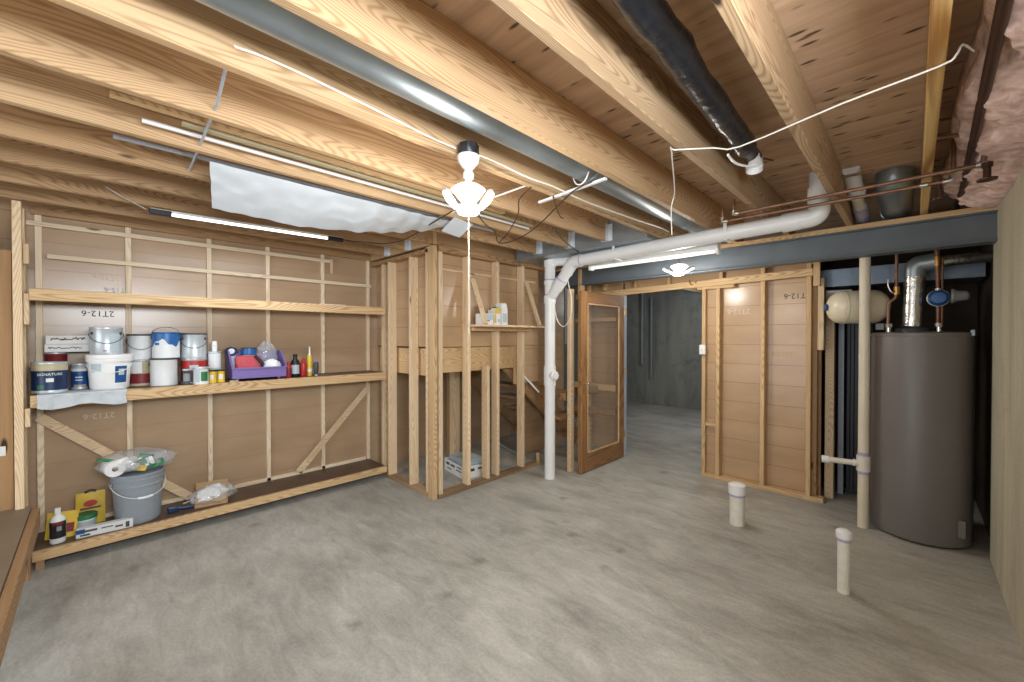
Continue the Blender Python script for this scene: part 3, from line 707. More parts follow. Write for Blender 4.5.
# ------------------------------------------------------------------ water heater
W = thing('water_heater', 'tall brown cylindrical water heater by the right wall', 'water heater', (.034, 4.476, 0))
cx, cy = .038, 4.49
b = MB(); b.lathe([(0, .01), (.27, .01), (.284, .02), (.2865, .04), (.2865, 1.50), (.284, 1.512), (.284, 1.53)], (cx, cy, 0), 72); b.build('jacket', M['heater'], W)
b = MB(); b.lathe([(.284, 1.525), (.289, 1.528), (.289, 1.548), (.27, 1.556), (.10, 1.562), (0, 1.562)], (cx, cy, 0), 72); b.build('top_lid', M['heater'], W)
b = MB(); b.lathe([(.10, 1.561), (.10, 1.585), (.06, 1.60), (0, 1.60)], (cx - .04, cy + .03, 0), 30); b.build('draft_hood', M['dark_grey'], W)
for sx in (-.178, .10):
    MB().tube([(cx + sx, cy - .06, 1.555), (cx + sx, cy - .06, 1.62)], .017, 14).build('nipple', M['chrome'], W)
    MB().tube([(cx + sx, cy - .06, 1.595), (cx + sx, cy - .06, 1.625)], .022, 8).build('union_nut', M['solder'], W)
pn = MB(); pn.box(cx + .20, cx + .235, cy - .215, cy - .18, .10, .22, 0, None); pn.build('access_panel', M['heater'], W)
b = MB(); b.box(cx + .255, cx + .275, cy - .125, cy - .10, 1.53, 1.57); b.build('lid_tab', M['galv'], W)
fl = thing('flue_pipe', 'shiny silver flue with elbow above the water heater', 'flue', (-.06, 4.5, 1.6))
MB().tube([(-.005, 4.53, 1.605), (.0, 4.53, 1.70), (.006, 4.53, 2.0)], .064, 30).build('flue_section', M['galv_shiny'], fl)
MB().tube(elbow_path([(.006, 4.53, 1.99), (.008, 4.53, 2.09), (.13, 4.53, 2.10)], .10, 8), .066, 30).build('elbow', M['galv'], fl)
MB().tube([(.10, 4.53, 2.095), (.42, 4.62, 2.115)], .042, 24).build('side_duct', M['galv_shiny'], fl)
hl = thing('copper_pipe', 'left copper line above the water heater with small lever valve', 'pipe', (-.13, 4.48, 1.62), 'copper pipes on the water heater')
MB().tube(elbow_path([(-.144, 4.48, 1.60), (-.142, 4.48, 1.80), (-.098, 4.48, 1.83), (-.096, 4.48, 2.4)], .025), .0115, 12).build('tube', M['copper'], hl)
MB().tube([(-.097, 4.48, 1.86), (-.097, 4.48, 1.92)], .019, 12).build('valve_body', M['brass'], hl)
MB().tube(smooth_path([(-.097, 4.47, 1.87), (-.125, 4.46, 1.88), (-.145, 4.455, 1.93), (-.145, 4.455, 1.98)]), .006, 8).build('valve_lever', M['solder'], hl)
cl = thing('copper_pipe', 'right copper line above the water heater through the blue regulator', 'pipe', (.135, 4.48, 1.62), 'copper pipes on the water heater')
MB().tube([(.134, 4.48, 1.60), (.134, 4.48, 1.76)], .0115, 12).build('tube', M['copper'], cl)
MB().tube([(.132, 4.48, 1.88), (.128, 4.48, 2.05), (.12, 4.48, 2.4)], [.0115, .015, .015], 12).build('tube', M['copper'], cl)
MB().tube([(.155, 4.50, 1.60), (.155, 4.50, 2.12)], .008, 10).build('tube', M['copper'], cl)
MB().tube([(.128, 4.48, 2.06), (.126, 4.48, 2.13)], .02, 12).build('coupling', M['brass'], cl)
MB().tube([(.133, 4.48, 1.86), (.133, 4.48, 1.89)], .02, 10).build('union_nut', M['solder'], cl)
rg = thing('pressure_regulator', 'round blue valve with grey cone on the right copper line', 'valve', (.14, 4.47, 1.74))
b = MB(); Xr = Matrix.Translation((.135, 4.48, 1.815)) @ Matrix.Rotation(PI / 2, 4, 'X')
b.lathe([(0, .055), (.04, .052), (.056, .035), (.06, .01), (.056, -.02), (.03, -.035), (0, -.035)], (0, 0, 0), 28, 0, Xr); b.build('body', M['blue'], rg)
b = MB(); b.lathe([(.058, .012), (.064, .010), (.064, -.002), (.058, -.004)], (0, 0, 0), 28, 0, Xr); b.build('flange', M['solder'], rg)
b = MB(); b.lathe([(0, 0), (.052, 0), (.055, .012), (.05, .02), (.042, .03), (.036, .08), (.02, .095), (0, .097)], (0, 0, 0), 26, 0, Matrix.Translation((.20, 4.49, 1.825)) @ Matrix.Rotation(PI / 2, 4, 'Y')); b.build('bell', M['grey'], rg)
et = thing('expansion_tank', 'cream expansion tank lying behind the tall cream pipe', 'tank', (-.34, 4.56, 1.63))
Xt = Matrix.Translation((-.535, 4.46, 1.775)) @ Matrix.Rotation(R(26), 4, 'Z') @ Matrix.Rotation(PI / 2, 4, 'Y')
b = MB(); b.lathe([(0, 0), (.05, .005), (.10, .03), (.132, .07), (.14, .10), (.14, .33), (.132, .36), (.10, .40), (.05, .425), (0, .43)], (0, 0, 0), 48, 0, Xt); b.build('shell', M['tank'], et)
b = MB(); b.lathe([(.1405, .10), (.1425, .104), (.1425, .112), (.1405, .116)], (0, 0, 0), 48, 0, Xt); b.build('weld_seam', M['tank'], et)
b = MB(); b.lathe([(.026, .008), (.03, -.006), (.026, -.016), (0, -.018)], (0, 0, 0), 22, 0, Xt); b.build('blue_cap', M['blue_label'], et)
o = MB().box(-.22, -.17, 4.50, 4.56, 1.58, 1.63).build('tank_bracket', M['grey'], et)
# trunk duct behind beam + strap scraps
t = thing('trunk_duct', 'blue-grey rectangular duct behind the beam above the expansion tank', 'duct', (-.2, 5.05, 1.99))
MB().box(-.66, .40, 4.82, 5.2, 1.985, 2.15).build('duct_body', M['galv_dark'], t, bevel=.004)
MB().box(-.30, -.285, 4.815, 4.82, 1.985, 2.15).build('seam_rib', M['galv'], t)
MB().box(-.66, -.645, 4.812, 4.82, 1.985, 2.15).build('seam_rib', M['galv'], t)
o = MB().tube([(-.58, 4.8, 1.94), (-.40, 4.8, 1.935)], .016, 10).build('conduit_scrap', M['white_paint'])
tag(o, 'short pale conduit above the expansion tank', 'conduit')
# ribbed panel and pale strip left of the heater
rp_ = thing('ribbed_panel', 'dark ribbed metal panel standing behind the tall cream pipe', 'panel', (-.4, 5.2, 0))
b = MB()
for k in range(6): b.box(-.455 + k * .03, -.455 + k * .03 + .02, 5.12, 5.15, .05, 1.72)
b.box(-.46, -.275, 5.15, 5.19, .05, 1.72); b.build('sheet', M['dark_panel'], rp_)
MB().box(-.36, -.34, 5.10, 5.12, 1.02, 1.05).build('latch', M['chrome'], rp_); MB().box(-.36, -.34, 5.10, 5.12, 1.24, 1.27).build('latch', M['chrome'], rp_)
MB().box(-.50, -.27, 5.13, 5.25, 0, .05).build('plinth', M['black'], rp_)
o = MB().box(-.516, -.474, 5.06, 5.09, 0, 1.95).build('corner_strip', M['pale_strip']); tag(o, 'pale blue-grey vertical strip beside the dark ribbed panel', 'strip')
o = MB().tube([(-.285, 4.9, 0), (-.285, 4.9, .95)], .014, 10).build('condensate_tube', M['pvc_dirty']); tag(o, 'thin white tube upright behind the side arm of the cream pipe', 'pipe')

# ------------------------------------------------------------------ right partition lumber
def stud(x0, x1, y0, y1, z0, z1, label, mat='pine_z', name='wall_stud', cat='stud', group=None, bev=.003):
    return tag(MB().box(x0, x1, y0, y1, z0, z1).build(name, M[mat], bevel=bev), label, cat, group)
G = 'studs of the door partition'
stud(-1.648, -1.610, 4.645, 4.733, .04, 2.035, 'door-side stud of the tan partition, carrying the light switch', 'board_z', group=G)
stud(-1.505, -1.467, 4.645, 4.733, .04, 2.035, 'second partition stud from the doorway, under the header end', 'board_z', group=G)
stud(-1.088, -1.050, 4.645, 4.733, .04, 2.34, 'middle stud of the tan partition between two wide panels', 'board_z', group=G)
stud(-.712, -.674, 4.645, 4.733, .04, 2.34, 'right end stud of the tan partition', 'board_z', group=G)
stud(-.674, -.634, 4.700, 4.76, .04, 2.34, 'dark stud doubled behind the right end of the partition', 'old_z', group=G)
stud(-1.65, -.575, 4.645, 4.735, 0, .04, 'wooden bottom plate of the right tan partition', 'board_x', 'bottom_plate', 'plate')
stud(-3.3, -.64, 4.645, 4.735, 2.34, 2.375, 'top plate of the partition behind the beam', 'board_x', 'top_plate', 'plate')
h = MB().beam((-3.3, 4.63, 2.062), (-.66, 4.63, 2.118), .03, .07).build('door_header', M['board_x'], bevel=.003)
tag(h, 'long pale header board over the doorway running onto the partition', 'header')
stud(-1.70, -1.33, 4.645, 4.733, 2.035, 2.07, 'short flat block over the two studs at the switch', 'board_x', 'header_block', 'block')
stud(-1.61, -1.505, 4.66, 4.70, .555, .595, 'small block between the two doorway studs', 'board_x', 'blocking', 'block')
for x, lb in ((-2.46, 'cripple stud above the open glass door'), (-2.05, 'cripple stud above the doorway behind the far lamp'), (-1.48, 'cripple stud above the switch stud'), (-2.9, 'cripple stud left of the doorway above the boards')):
    stud(x, x + .038, 4.66, 4.735, 2.12, 2.34, lb, 'board_z', 'cripple_stud', 'stud', 'cripple studs over the header')
o = MB().prism([(0, 0), (.05, 0), (.05, .26), (.0, .33), (-.05, .33), (-.05, .26), (.0, .2)], 4.60, 4.64, 0, Matrix(((1, 0, 0, -.655), (0, 0, 1, 0), (0, 1, 0, 1.985), (0, 0, 0, 1)))).build('wood_bracket', M['board_z'], bevel=.002)
tag(o, 'notched wooden bracket at the top right end of the partition', 'bracket')
stud(-.628, -.582, 4.66, 4.74, 1.40, 2.06, 'short pale board nailed high beside the partition end', 'pine_z', 'nailer_board', 'board')
stud(-.592, -.525, 4.84, 4.93, 0, 1.95, 'weathered post beside the pale vertical strip', 'pine_z', 'utility_post', 'post')
stud(-.64, -.612, 4.765, 4.80, 0, 1.9, 'dark stud standing behind the partition end', 'old_z', 'utility_stud', 'stud')
sw = thing('light_switch', 'white light switch box on the door-side partition stud', 'switch', (-1.625, 4.64, 1.33))
MB().box(-1.662, -1.598, 4.605, 4.644, 1.33, 1.435).build('switch_plate', M['white'], sw, bevel=.006)
MB().box(-1.636, -1.624, 4.596, 4.606, 1.37, 1.395).build('toggle', M['white'], sw, bevel=.002)
o = MB().tube(smooth_path([(-1.765, 4.60, 2.15), (-1.75, 4.59, 2.10), (-1.71, 4.59, 2.095), (-1.69, 4.60, 2.13)]), .005, 8).build('coat_hook', M['brass']); tag(o, 'small metal hook on the door header', 'hook')
# door jamb and back room
stud(-2.655, -2.62, 4.64, 4.78, 0, 2.07, 'pale doorway jamb beside the open glass door', 'pale_strip', 'door_jamb', 'jamb')
o = MB().tube([(-4.42, 8.76, .9), (-4.42, 8.76, 2.55)], .03, 12).build('wall_conduit', M['grey']); tag(o, 'left grey conduit on the far concrete wall', 'conduit', 'conduits in the back room')
o = MB().tube([(-4.20, 8.76, .6), (-4.20, 8.76, 2.4)], .022, 12).build('wall_conduit', M['grey']); tag(o, 'right grey conduit on the far concrete wall', 'conduit', 'conduits in the back room')
for k, x in enumerate((-3.0, -2.6, -2.2, -1.8)):
    o = MB().box(x, x + .038, 4.75, 8.8, JZ, SF).build('floor_joist', M['joist_brown'], bevel=.003)
    tag(o, ['leftmost', 'second', 'third', 'rightmost'][k] + ' joist seen dimly over the back room through the doorway', 'joist', 'back room joists')

# ------------------------------------------------------------------ glass door (open)
D = thing('glass_door', 'brown framed full glass door standing open at the doorway', 'door', (-2.62, 4.2, .01))
x0, x1 = -2.64, -2.60; ya, yb = 3.752, 4.68; zb, zt = .012, 2.03
MB().box(x0, x1, ya, ya + .115, zb, zt).build('lock_stile', M['door_wood'], D, bevel=.003)
MB().box(x0, x1, yb - .115, yb, zb, zt).build('hinge_stile', M['door_wood'], D, bevel=.003)
MB().box(x0, x1, ya + .115, yb - .115, zt - .13, zt).build('top_rail', M['door_wood_y'], D, bevel=.003)
MB().box(x0, x1, ya + .115, yb - .115, zb, zb + .20).build('bottom_rail', M['door_wood_y'], D, bevel=.003)
MB().box(-2.623, -2.617, ya + .112, yb - .112, zb + .19, zt - .12).build('glass_pane', M['glass'], D)
bd = MB()
for (a, b2, c, d2) in ((ya + .115, ya + .13, zb + .2, zt - .13), (yb - .13, yb - .115, zb + .2, zt - .13)): bd.box(-2.612, x1 + .001, a, b2, c, d2)
bd.box(-2.612, x1 + .001, ya + .115, yb - .115, zb + .2, zb + .215); bd.box(-2.612, x1 + .001, ya + .115, yb - .115, zt - .145, zt - .13)
bd.build('glazing_bead', M['board_z'], D)
lk = MB().box(-2.599, -2.594, ya + .035, ya + .07, .90, 1.09).build('lock_plate', M['brass'], D, bevel=.002)
h = MB(); h.tube(elbow_path([(-2.594, ya + .052, 1.0), (-2.545, ya + .052, 1.0), (-2.54, ya + .17, .995)], .02), .009, 12); h.build('handle', M['chrome'], lk)
MB().tube([(-2.594, ya + .052, .93), (-2.588, ya + .052, .93)], .01, 12).build('keyhole', M['chrome'], lk)
for z in (.25, 1.05, 1.8): MB().tube([(-2.60, yb + .005, z), (-2.60, yb + .005, z + .09)], .008, 10).build('hinge', M['brass'], D)
# wall and rails behind the door
struct(MB().box(-3.62, -3.60, 3.9, 4.75, .0, 2.36).build('wall_stair_side', M['siding']))
stud(-2.785, -2.735, 3.735, 3.80, 0, 2.06, 'light post just left of the open glass door', 'pine_z', 'door_post', 'post')
stud(-2.90, -2.86, 4.10, 4.19, 0, 2.36, 'stud behind the light post left of the glass door', 'board_z', 'wall_stud', 'stud', 'studs behind the open door')
stud(-3.10, -3.06, 4.60, 4.645, 0, 2.36, 'far stud seen through the door glass', 'board_z', 'wall_stud', 'stud', 'studs behind the open door')
o = MB().beam((-3.0, 3.76, .86), (-2.94, 4.62, .84), .04, .09).build('rail_board', M['old_y'], bevel=.003); tag(o, 'upper rough rail passing behind the glass door', 'rail', 'rails behind the glass door')
o = MB().beam((-3.05, 3.86, .555), (-2.98, 4.62, .55), .14, .04).build('rail_board', M['old_y'], bevel=.003); tag(o, 'lower shelf-like rail behind the glass door', 'rail', 'rails behind the glass door')
o = MB().beam((-3.3, 4.62, 1.745), (-2.67, 4.62, 1.745), .03, .05).build('rail_board', M['board_x'], bevel=.003); tag(o, 'thin high rail seen through the glass door top', 'rail', 'rails behind the glass door')
o = MB().beam((-3.3, 4.61, .87), (-2.67, 4.61, .87), .05, .085).build('rail_board', M['board_x'], bevel=.003); tag(o, 'wider cross rail seen through the door glass below the handle', 'rail', 'rails behind the glass door')
o = MB().beam((-3.3, 4.61, .56), (-2.67, 4.61, .56), .06, .075).build('rail_board', M['old_x'], bevel=.003); tag(o, 'lowest cross rail seen through the door glass', 'rail', 'rails behind the glass door')
o = MB().box(-2.868, -2.80, 3.70, 3.735, .80, .88).build('rail_end', M['old_x'], bevel=.004); tag(o, 'splintered board end beside the white stack', 'board')
o = MB().box(-3.15, -3.13, 4.18, 4.2, 1.43, 2.34).build('conduit_strip', M['pale_strip']); tag(o, 'thin grey-blue strip right of the white drain stack', 'strip')

# ------------------------------------------------------------------ stair closet
G = 'studs of the stair closet'
stud(-4.037, -3.999, 2.215, 2.304, .04, 2.32, 'closet stud at the end of the shelves', 'pine_z', group=G)
stud(-3.615, -3.577, 2.215, 2.304, .04, 2.32, 'closet stud between the shelf end and the corner post', 'pine_z', group=G)
stud(-3.32, -3.282, 2.215, 2.304, .04, 2.37, 'narrow stud just left of the closet corner post', 'pine_z', group=G)
stud(-3.262, -3.17, 2.205, 2.245, .0, 2.375, 'orange corner post of the stair closet, widest one', 'board_z', group=G)
stud(-3.25, -3.16, 2.262, 2.302, .04, 2.32, 'pale stud just right of the closet corner post', 'pine_z', group=G)
stud(-3.25, -3.16, 2.604, 2.642, .04, 2.32, 'closet side stud at the left end of the small shelf', 'pine_z', group=G)
stud(-3.25, -3.16, 2.862, 2.90, .04, 1.22, 'short closet stud stopping at the landing board', 'pine_z', group=G)
stud(-3.25, -3.16, 3.004, 3.042, .04, 2.32, 'closet side stud behind the middle of the small shelf', 'pine_z', group=G)
stud(-3.25, -3.16, 3.40, 3.438, .04, 2.32, 'knotty closet side stud nearest the white drain stack', 'pine_z', group=G)
stud(-4.215, -4.175, 2.235, 2.304, .04, 2.32, 'stud behind the shelf ends at the far wall corner', 'pine_z', group=G)
stud(-4.445, -3.255, 2.215, 2.304, 0, .04, 'bottom plate of the short closet wall', 'platex', 'bottom_plate', 'plate')
stud(-3.25, -3.16, 2.262, 3.68, 0, .04, 'bottom plate of the long closet wall', 'plate', 'bottom_plate', 'plate')
stud(-3.20, -3.165, 3.68, 3.71, 0, .14, 'short stub block at the end of the closet plate', 'board_z', 'stub_block', 'block')
stud(-4.445, -3.255, 2.215, 2.304, 2.32, 2.36, 'top plate of the short closet wall', 'old_x', 'top_plate', 'plate')  # darker wood colour stands in for shadow under the joists
stud(-3.25, -3.16, 2.262, 3.9, 2.32, 2.383, 'top plate of the long closet wall', 'old_y', 'top_plate', 'plate')  # shadow on this plate is put into its darker wood colour
pn = MB(); pn.box(-4.445, -3.275, 2.306, 2.326, 1.42, 2.36); o = pn.build('lining_sheet', M['siding']); tag(o, 'tan board lining behind the short closet wall', 'panel')
pn = MB(); pn.box(-3.272, -3.254, 2.306, 3.78, 1.42, 2.36); o = pn.build('lining_sheet', M['siding']); tag(o, 'tan board lining behind the long closet wall', 'panel')
pn = MB(); pn.box(-3.272, -3.254, 3.36, 3.78, .98, 1.418); o = pn.build('lining_sheet', M['siding']); tag(o, 'small tan board low behind the drain stack', 'panel')
o = MB().beam((-3.247, 2.31, 2.173), (-3.247, 3.72, 2.173), .012, .016).build('batten', M['pine_y']); tag(o, 'thin pale batten across the closet lining board', 'batten')
stud(-4.44, -3.30, 2.335, 2.375, 1.13, 1.405, 'wide landing board behind the short closet wall', 'board_x', 'landing_board', 'board')
stud(-3.30, -3.262, 2.335, 3.36, 1.17, 1.415, 'wide landing board behind the long closet wall', 'board_y', 'landing_board', 'board')
stud(-4.44, -3.30, 2.375, 3.36, 1.415, 1.437, 'plywood top of the stair landing', 'ply_wall', 'landing_deck', 'board')
stud(-4.12, -4.03, 3.10, 3.19, 0, 1.17, 'thick post under the stair landing', 'pine_z', 'landing_post', 'post')
stud(-4.21, -4.125, 3.12, 3.16, 0, 1.17, 'thinner post beside the thick landing post', 'old_z', 'landing_post', 'post')
sl = [(-3.36, 'near'), (-4.30, 'far')]
for x, w in sl:
    o = MB().beam((x, 3.34, 1.25), (x, 4.72, .02 + .08), .038, .235, (0, 0, 1)).build('stair_stringer', M['old_y'], bevel=.003)
    tag(o, w + ' diagonal stringer of the basement stairs', 'stringer', 'stair stringers')
tl = ['top', 'second', 'third', 'fourth', 'fifth', 'lowest']
for k in range(6):
    y = 3.42 + k * .215; z = 1.24 - k * .192
    o = MB().box(-4.28, -3.382, y, y + .25, z, z + .035).build('stair_tread', M['old_x'], bevel=.003)
    tag(o, tl[k] + ' brown tread of the basement stairs', 'tread', 'stair treads')
o = MB().beam((-3.335, 3.40, 1.44), (-3.335, 3.62, 1.05), .03, .085).build('stair_brace', M['pine_y'], bevel=.003); tag(o, 'pale diagonal brace where the stairs leave the landing', 'brace')
o = MB().beam((-3.215, 3.47, 1.08), (-3.19, 3.72, .86), .012, .02).build('slat', M['paper']); tag(o, 'thin white slat slanting behind the drain stack', 'slat')
o = MB().tube([(-4.2, 4.0, .02), (-3.42, 3.72, .02)], .015, 10).build('floor_rod', M['pale_strip']); tag(o, 'pale rod lying on the floor under the stairs', 'rod')
# boxes on the closet floor
bx = thing('document_box', 'white printed carton on the closet floor', 'box', (-3.62, 2.92, 0))
Xb = Matrix.Translation((-3.60, 2.94, 0)) @ Matrix.Rotation(R(-10), 4, 'Z')
b = MB(); b.box(-.22, .22, -.16, .16, 0, .012, 0, Xb)
for a in ((-.22, .22, -.16, -.155), (-.22, .22, .155, .16), (-.22, -.215, -.155, .155), (.215, .22, -.155, .155)): b.box(a[0], a[1], a[2], a[3], .012, .13, 0, Xb)
b.build('carton', M['paper'], bx)
b = MB()
for k, (u, w, z, h2) in enumerate(((-.17, .07, .075, .03), (-.07, .1, .08, .02), (.06, .12, .06, .012), (.08, .1, .095, .012), (-.15, .1, .035, .012))):
    b.box(u, u + w, -.1612, -.1600, z, z + h2, 0, Xb)
for k, (u, w, z, h2) in enumerate(((-.12, .1, .07, .03), (.02, .08, .08, .02))): b.box(.2200, .2212, u, u + w, z, z + h2, 0, Xb)
b.build('print_block', M['dark_grey'], bx)
b = MB()
for k in range(4): b.box(-.17 + .01 * k, .19 - .006 * k, -.13, .13 - .008 * k, .132 + k * .014, .144 + k * .014, 0, Xb @ Matrix.Rotation(R(3 * k - 4), 4, 'Z'))
for k in range(6): b.box(-.20, .2, -.145, .145, .014 + k * .0192, .030 + k * .0192, 0, Xb)
o = b.build('paper_stack', M['can_grey']); tag(o, 'stack of grey printed sheets in the white closet carton', 'papers')
# small shelf with its brackets
s = thing('closet_shelf', 'small wooden shelf on slanting supports at the closet wall', 'shelf', (-3.03, 3.07, 1.60))
MB().box(-3.158, -2.93, 2.585, 3.53, 1.622, 1.641).build('shelf_board', M['pine_y'], s, bevel=.002)
MB().box(-3.158, -3.12, 2.645, 3.50, 1.582, 1.622).build('cleat', M['board_y'], s, bevel=.002)
MB().beam((-3.145, 2.656, 2.10), (-2.95, 2.656, 1.645), .02, .05, (0, 1, 0)).build('strut', M['pine_z'], s, bevel=.002)
MB().beam((-3.145, 3.452, 2.14), (-2.95, 3.452, 1.645), .02, .05, (0, 1, 0)).build('strut', M['pine_z'], s, bevel=.002)
def carton(name, label, X, w, d, h, mat, prints=(), cat='box', gable=0.0):
    q = thing(name, label, cat, X.to_translation())
    b = MB()
    if gable:
        prof = [(-w / 2, 0), (w / 2, 0), (w / 2, h - gable), (w / 2 - gable * .3, h), (-w / 2, h)]
        b.prism(prof, -d / 2, d / 2, 0, X @ Matrix(((1, 0, 0, 0), (0, 0, 1, 0), (0, 1, 0, 0), (0, 0, 0, 1))))
    else: b.box(-w / 2, w / 2, -d / 2, d / 2, 0, h, 0, X)
    b.build('carton', mat, q, bevel=.0015)
    for nm, mt, (u0, u1, z0, z1) in prints:
        MB().box(u0, u1, -d / 2 - .0012, -d / 2 - .0001, z0, z1, 0, X).build(nm, mt, q)
    return q
def atx(x, y, z, face=90):     # local -Y of the carton looks along +X (face 90)
    return Matrix.Translation((x, y, z)) @ Matrix.Rotation(R(face), 4, 'Z')
carton('filter_box', 'low white and blue carton left on the small closet shelf', atx(-3.06, 2.735, 1.641), .13, .12, .11, M['paper'],
       (('blue_print', M['can_grey'], (-.06, .06, .05, .10)), ('red_print', M['red'], (-.06, .02, .035, .045)), ('black_print', M['dark_grey'], (-.055, -.03, .005, .025))))
carton('supply_box', 'yellow topped white carton in the middle of the closet shelf', atx(-3.05, 2.86, 1.641), .085, .10, .17, M['paper'],
       (('yellow_print', M['yellow'], (-.042, .042, .115, .168)), ('orange_print', M['yellow'], (-.042, -.02, .02, .11)), ('face_print', M['can_grey'], (.0, .03, .03, .06))))
carton('milk_carton', 'tall plain white carton with sloped top on the closet shelf', atx(-3.05, 2.965, 1.641, 90), .085, .09, .225, M['paper'], (('grey_print', M['can_grey'], (-.03, .03, .03, .12)),), 'carton', .06)
o = MB().tube([(-3.07, 2.80, 1.80), (-3.04, 2.86, 1.815), (-3.05, 2.90, 1.815)], [.006, .012, .006], 8).build('cord_scrap', M['black']); tag(o, 'bit of black cord on the yellow topped carton', 'cord')

# ------------------------------------------------------------------ left wall lumber
ys = (-.265, .20, .72, 1.178, 1.690, 2.19)
ln = ['leftmost furring strip on the left wall by the corner post', 'furring strip behind the stacked paint cans', 'furring strip between the paint cans and purple tote',
      'furring strip rising behind the purple tote', 'furring strip right of the caulk tube', 'last furring strip at the closet end of the left wall']
for y, l in zip(ys, ln):
    stud(-4.449, -4.425, y - .017, y + .017, .13, 2.383, l, 'lath_z', 'furring_strip', 'strip', 'vertical furring strips', .002)
stud(-4.424, -4.405, -.36, 1.78, 2.301, 2.334, 'upper horizontal batten across the furring strips', 'lath_y', 'batten', 'batten', 'horizontal battens', .002)
stud(-4.424, -4.405, -.225, 2.215, 2.079, 2.112, 'lower horizontal batten across the furring strips', 'lath_y', 'batten', 'batten', 'horizontal battens', .002)
stud(-4.449, -4.425, -.24, 2.16, .131, .165, 'base batten along the wall behind the bottom shelf', 'lath_y', 'batten', 'batten', 'horizontal battens', .002)
stud(-4.095, -4.055, -.352, -.312, 0, JZ, 'corner post standing at the left end of the shelves', 'pine_z', 'corner_post', 'post')
stud(-4.36, -4.27, -.352, -.315, 0, JZ, 'stud behind the left ends of the shelves', 'pine_z', 'wall_stud', 'stud')
stud(-4.12, -4.06, -.309, -.285, 1.60, 1.80, 'support block under the upper shelf end at the corner post', 'pine_z', 'support_block', 'block')
stud(-4.14, -4.075, -.309, -.285, 1.99, 2.12, 'small block nailed high on the corner post', 'pine_z', 'support_block', 'block')
stud(-4.12, -4.06, -.309, -.285, .94, 1.06, 'support block under the middle shelf end at the corner post', 'pine_z', 'support_block', 'block')
def shelf(name, label, z0, zt, x1, mat):
    q = thing(name, label, 'shelf', (-4.24, .95, z0))
    MB().box(-4.425 if z0 > .5 else -4.449, x1 - .038, -.284, 2.20, zt - .018, zt).build('shelf_board', M[mat], q)
    MB().box(x1 - .038, x1, -.284, 2.20, z0, zt).build('front_rail', M['board_y'], q, bevel=.003)
    for y in (.4, 1.3): MB().box(-4.42, x1 - .04, y, y + .038, zt - .056, zt - .018).build('cross_support', M['board_x'], q, bevel=.002)
    return q
shelf('wall_shelf', 'empty upper wooden shelf along the left wall', 1.757, 1.835, -4.045, 'ply_wall')
shelf('wall_shelf', 'middle wooden shelf holding the paint cans', 1.062, 1.142, -4.045, 'hardboard')
q = shelf('wall_shelf', 'low brown-topped shelf holding the grey bucket', .068, .130, -4.03, 'hardboard')
for y in (-.27, .95, 2.16): MB().box(-4.42, -4.07 if y < 0 else -4.22, y, y + .038, 0, .074).build('foot_block', M['old_x'], q)
MB().box(-4.44, -4.07, .485, .489, .1295, .1306).build('board_joint', M['black'], q)
o = MB().beam((-4.411, -.27, .955), (-4.411, .575, .15), .064, .02, (1, 0, 0)).build('diagonal_brace', M['pine_y'], bevel=.002); tag(o, 'diagonal brace slanting down behind the grey bucket', 'brace')
o = MB().beam((-4.385, 2.15, .94), (-4.385, 1.43, .17), .064, .02, (1, 0, 0)).build('diagonal_brace', M['pine_y'], bevel=.002); tag(o, 'diagonal brace rising to the closet end of the middle shelf', 'brace')
o = MB().box(-4.41, -4.40, 1.755, 1.785, 2.19, 2.34).build('hanging_slat', M['pine_z']); tag(o, 'short slat hanging from the end of the upper batten', 'slat')
o = MB().box(-4.41, -4.12, 1.55, 1.80, 1.836, 1.845).build('flat_scrap', M['paper']); tag(o, 'flat pale scrap lying on the upper shelf', 'scrap')
o = MB().sheet(lambda u, v: (-4.14 + .02 * math.sin(9 * v) * u, -.42 - .35 * v, 2.072 + .09 * u * (1 - .5 * v) + .02 * noise.noise((u * 4, v * 6, 2))), 8, 14, .004).build('blue_film', M['blue']); tag(o, 'crumpled blue film on top of the plywood wall', 'film')
o = MB().box(-4.0995, -4.097, -.52, -.39, .77, .83, 0).build('paper_scrap', M['paper']); tag(o, 'white paper scrap stuck on the plywood wall', 'paper')
# low bench at the near left
q = thing('bench', 'low wooden bench with a tan top at the left edge', 'bench', (-3.0, -.6, 0))
MB().box(-4.09, -1.9, -1.0, -.285, .406, .424).build('bench_top', M['bench_top'], q, bevel=.002)
MB().box(-4.02, -1.9, -.283, -.245, .305, .42).build('front_rail', M['old_x'], q, bevel=.003)
for x in (-4.0, -2.0):
    for y in (-.33, -.95): MB().box(x - .02, x + .07, y, y + .045, 0, .405).build('leg', M['old_z'], q, bevel=.003)

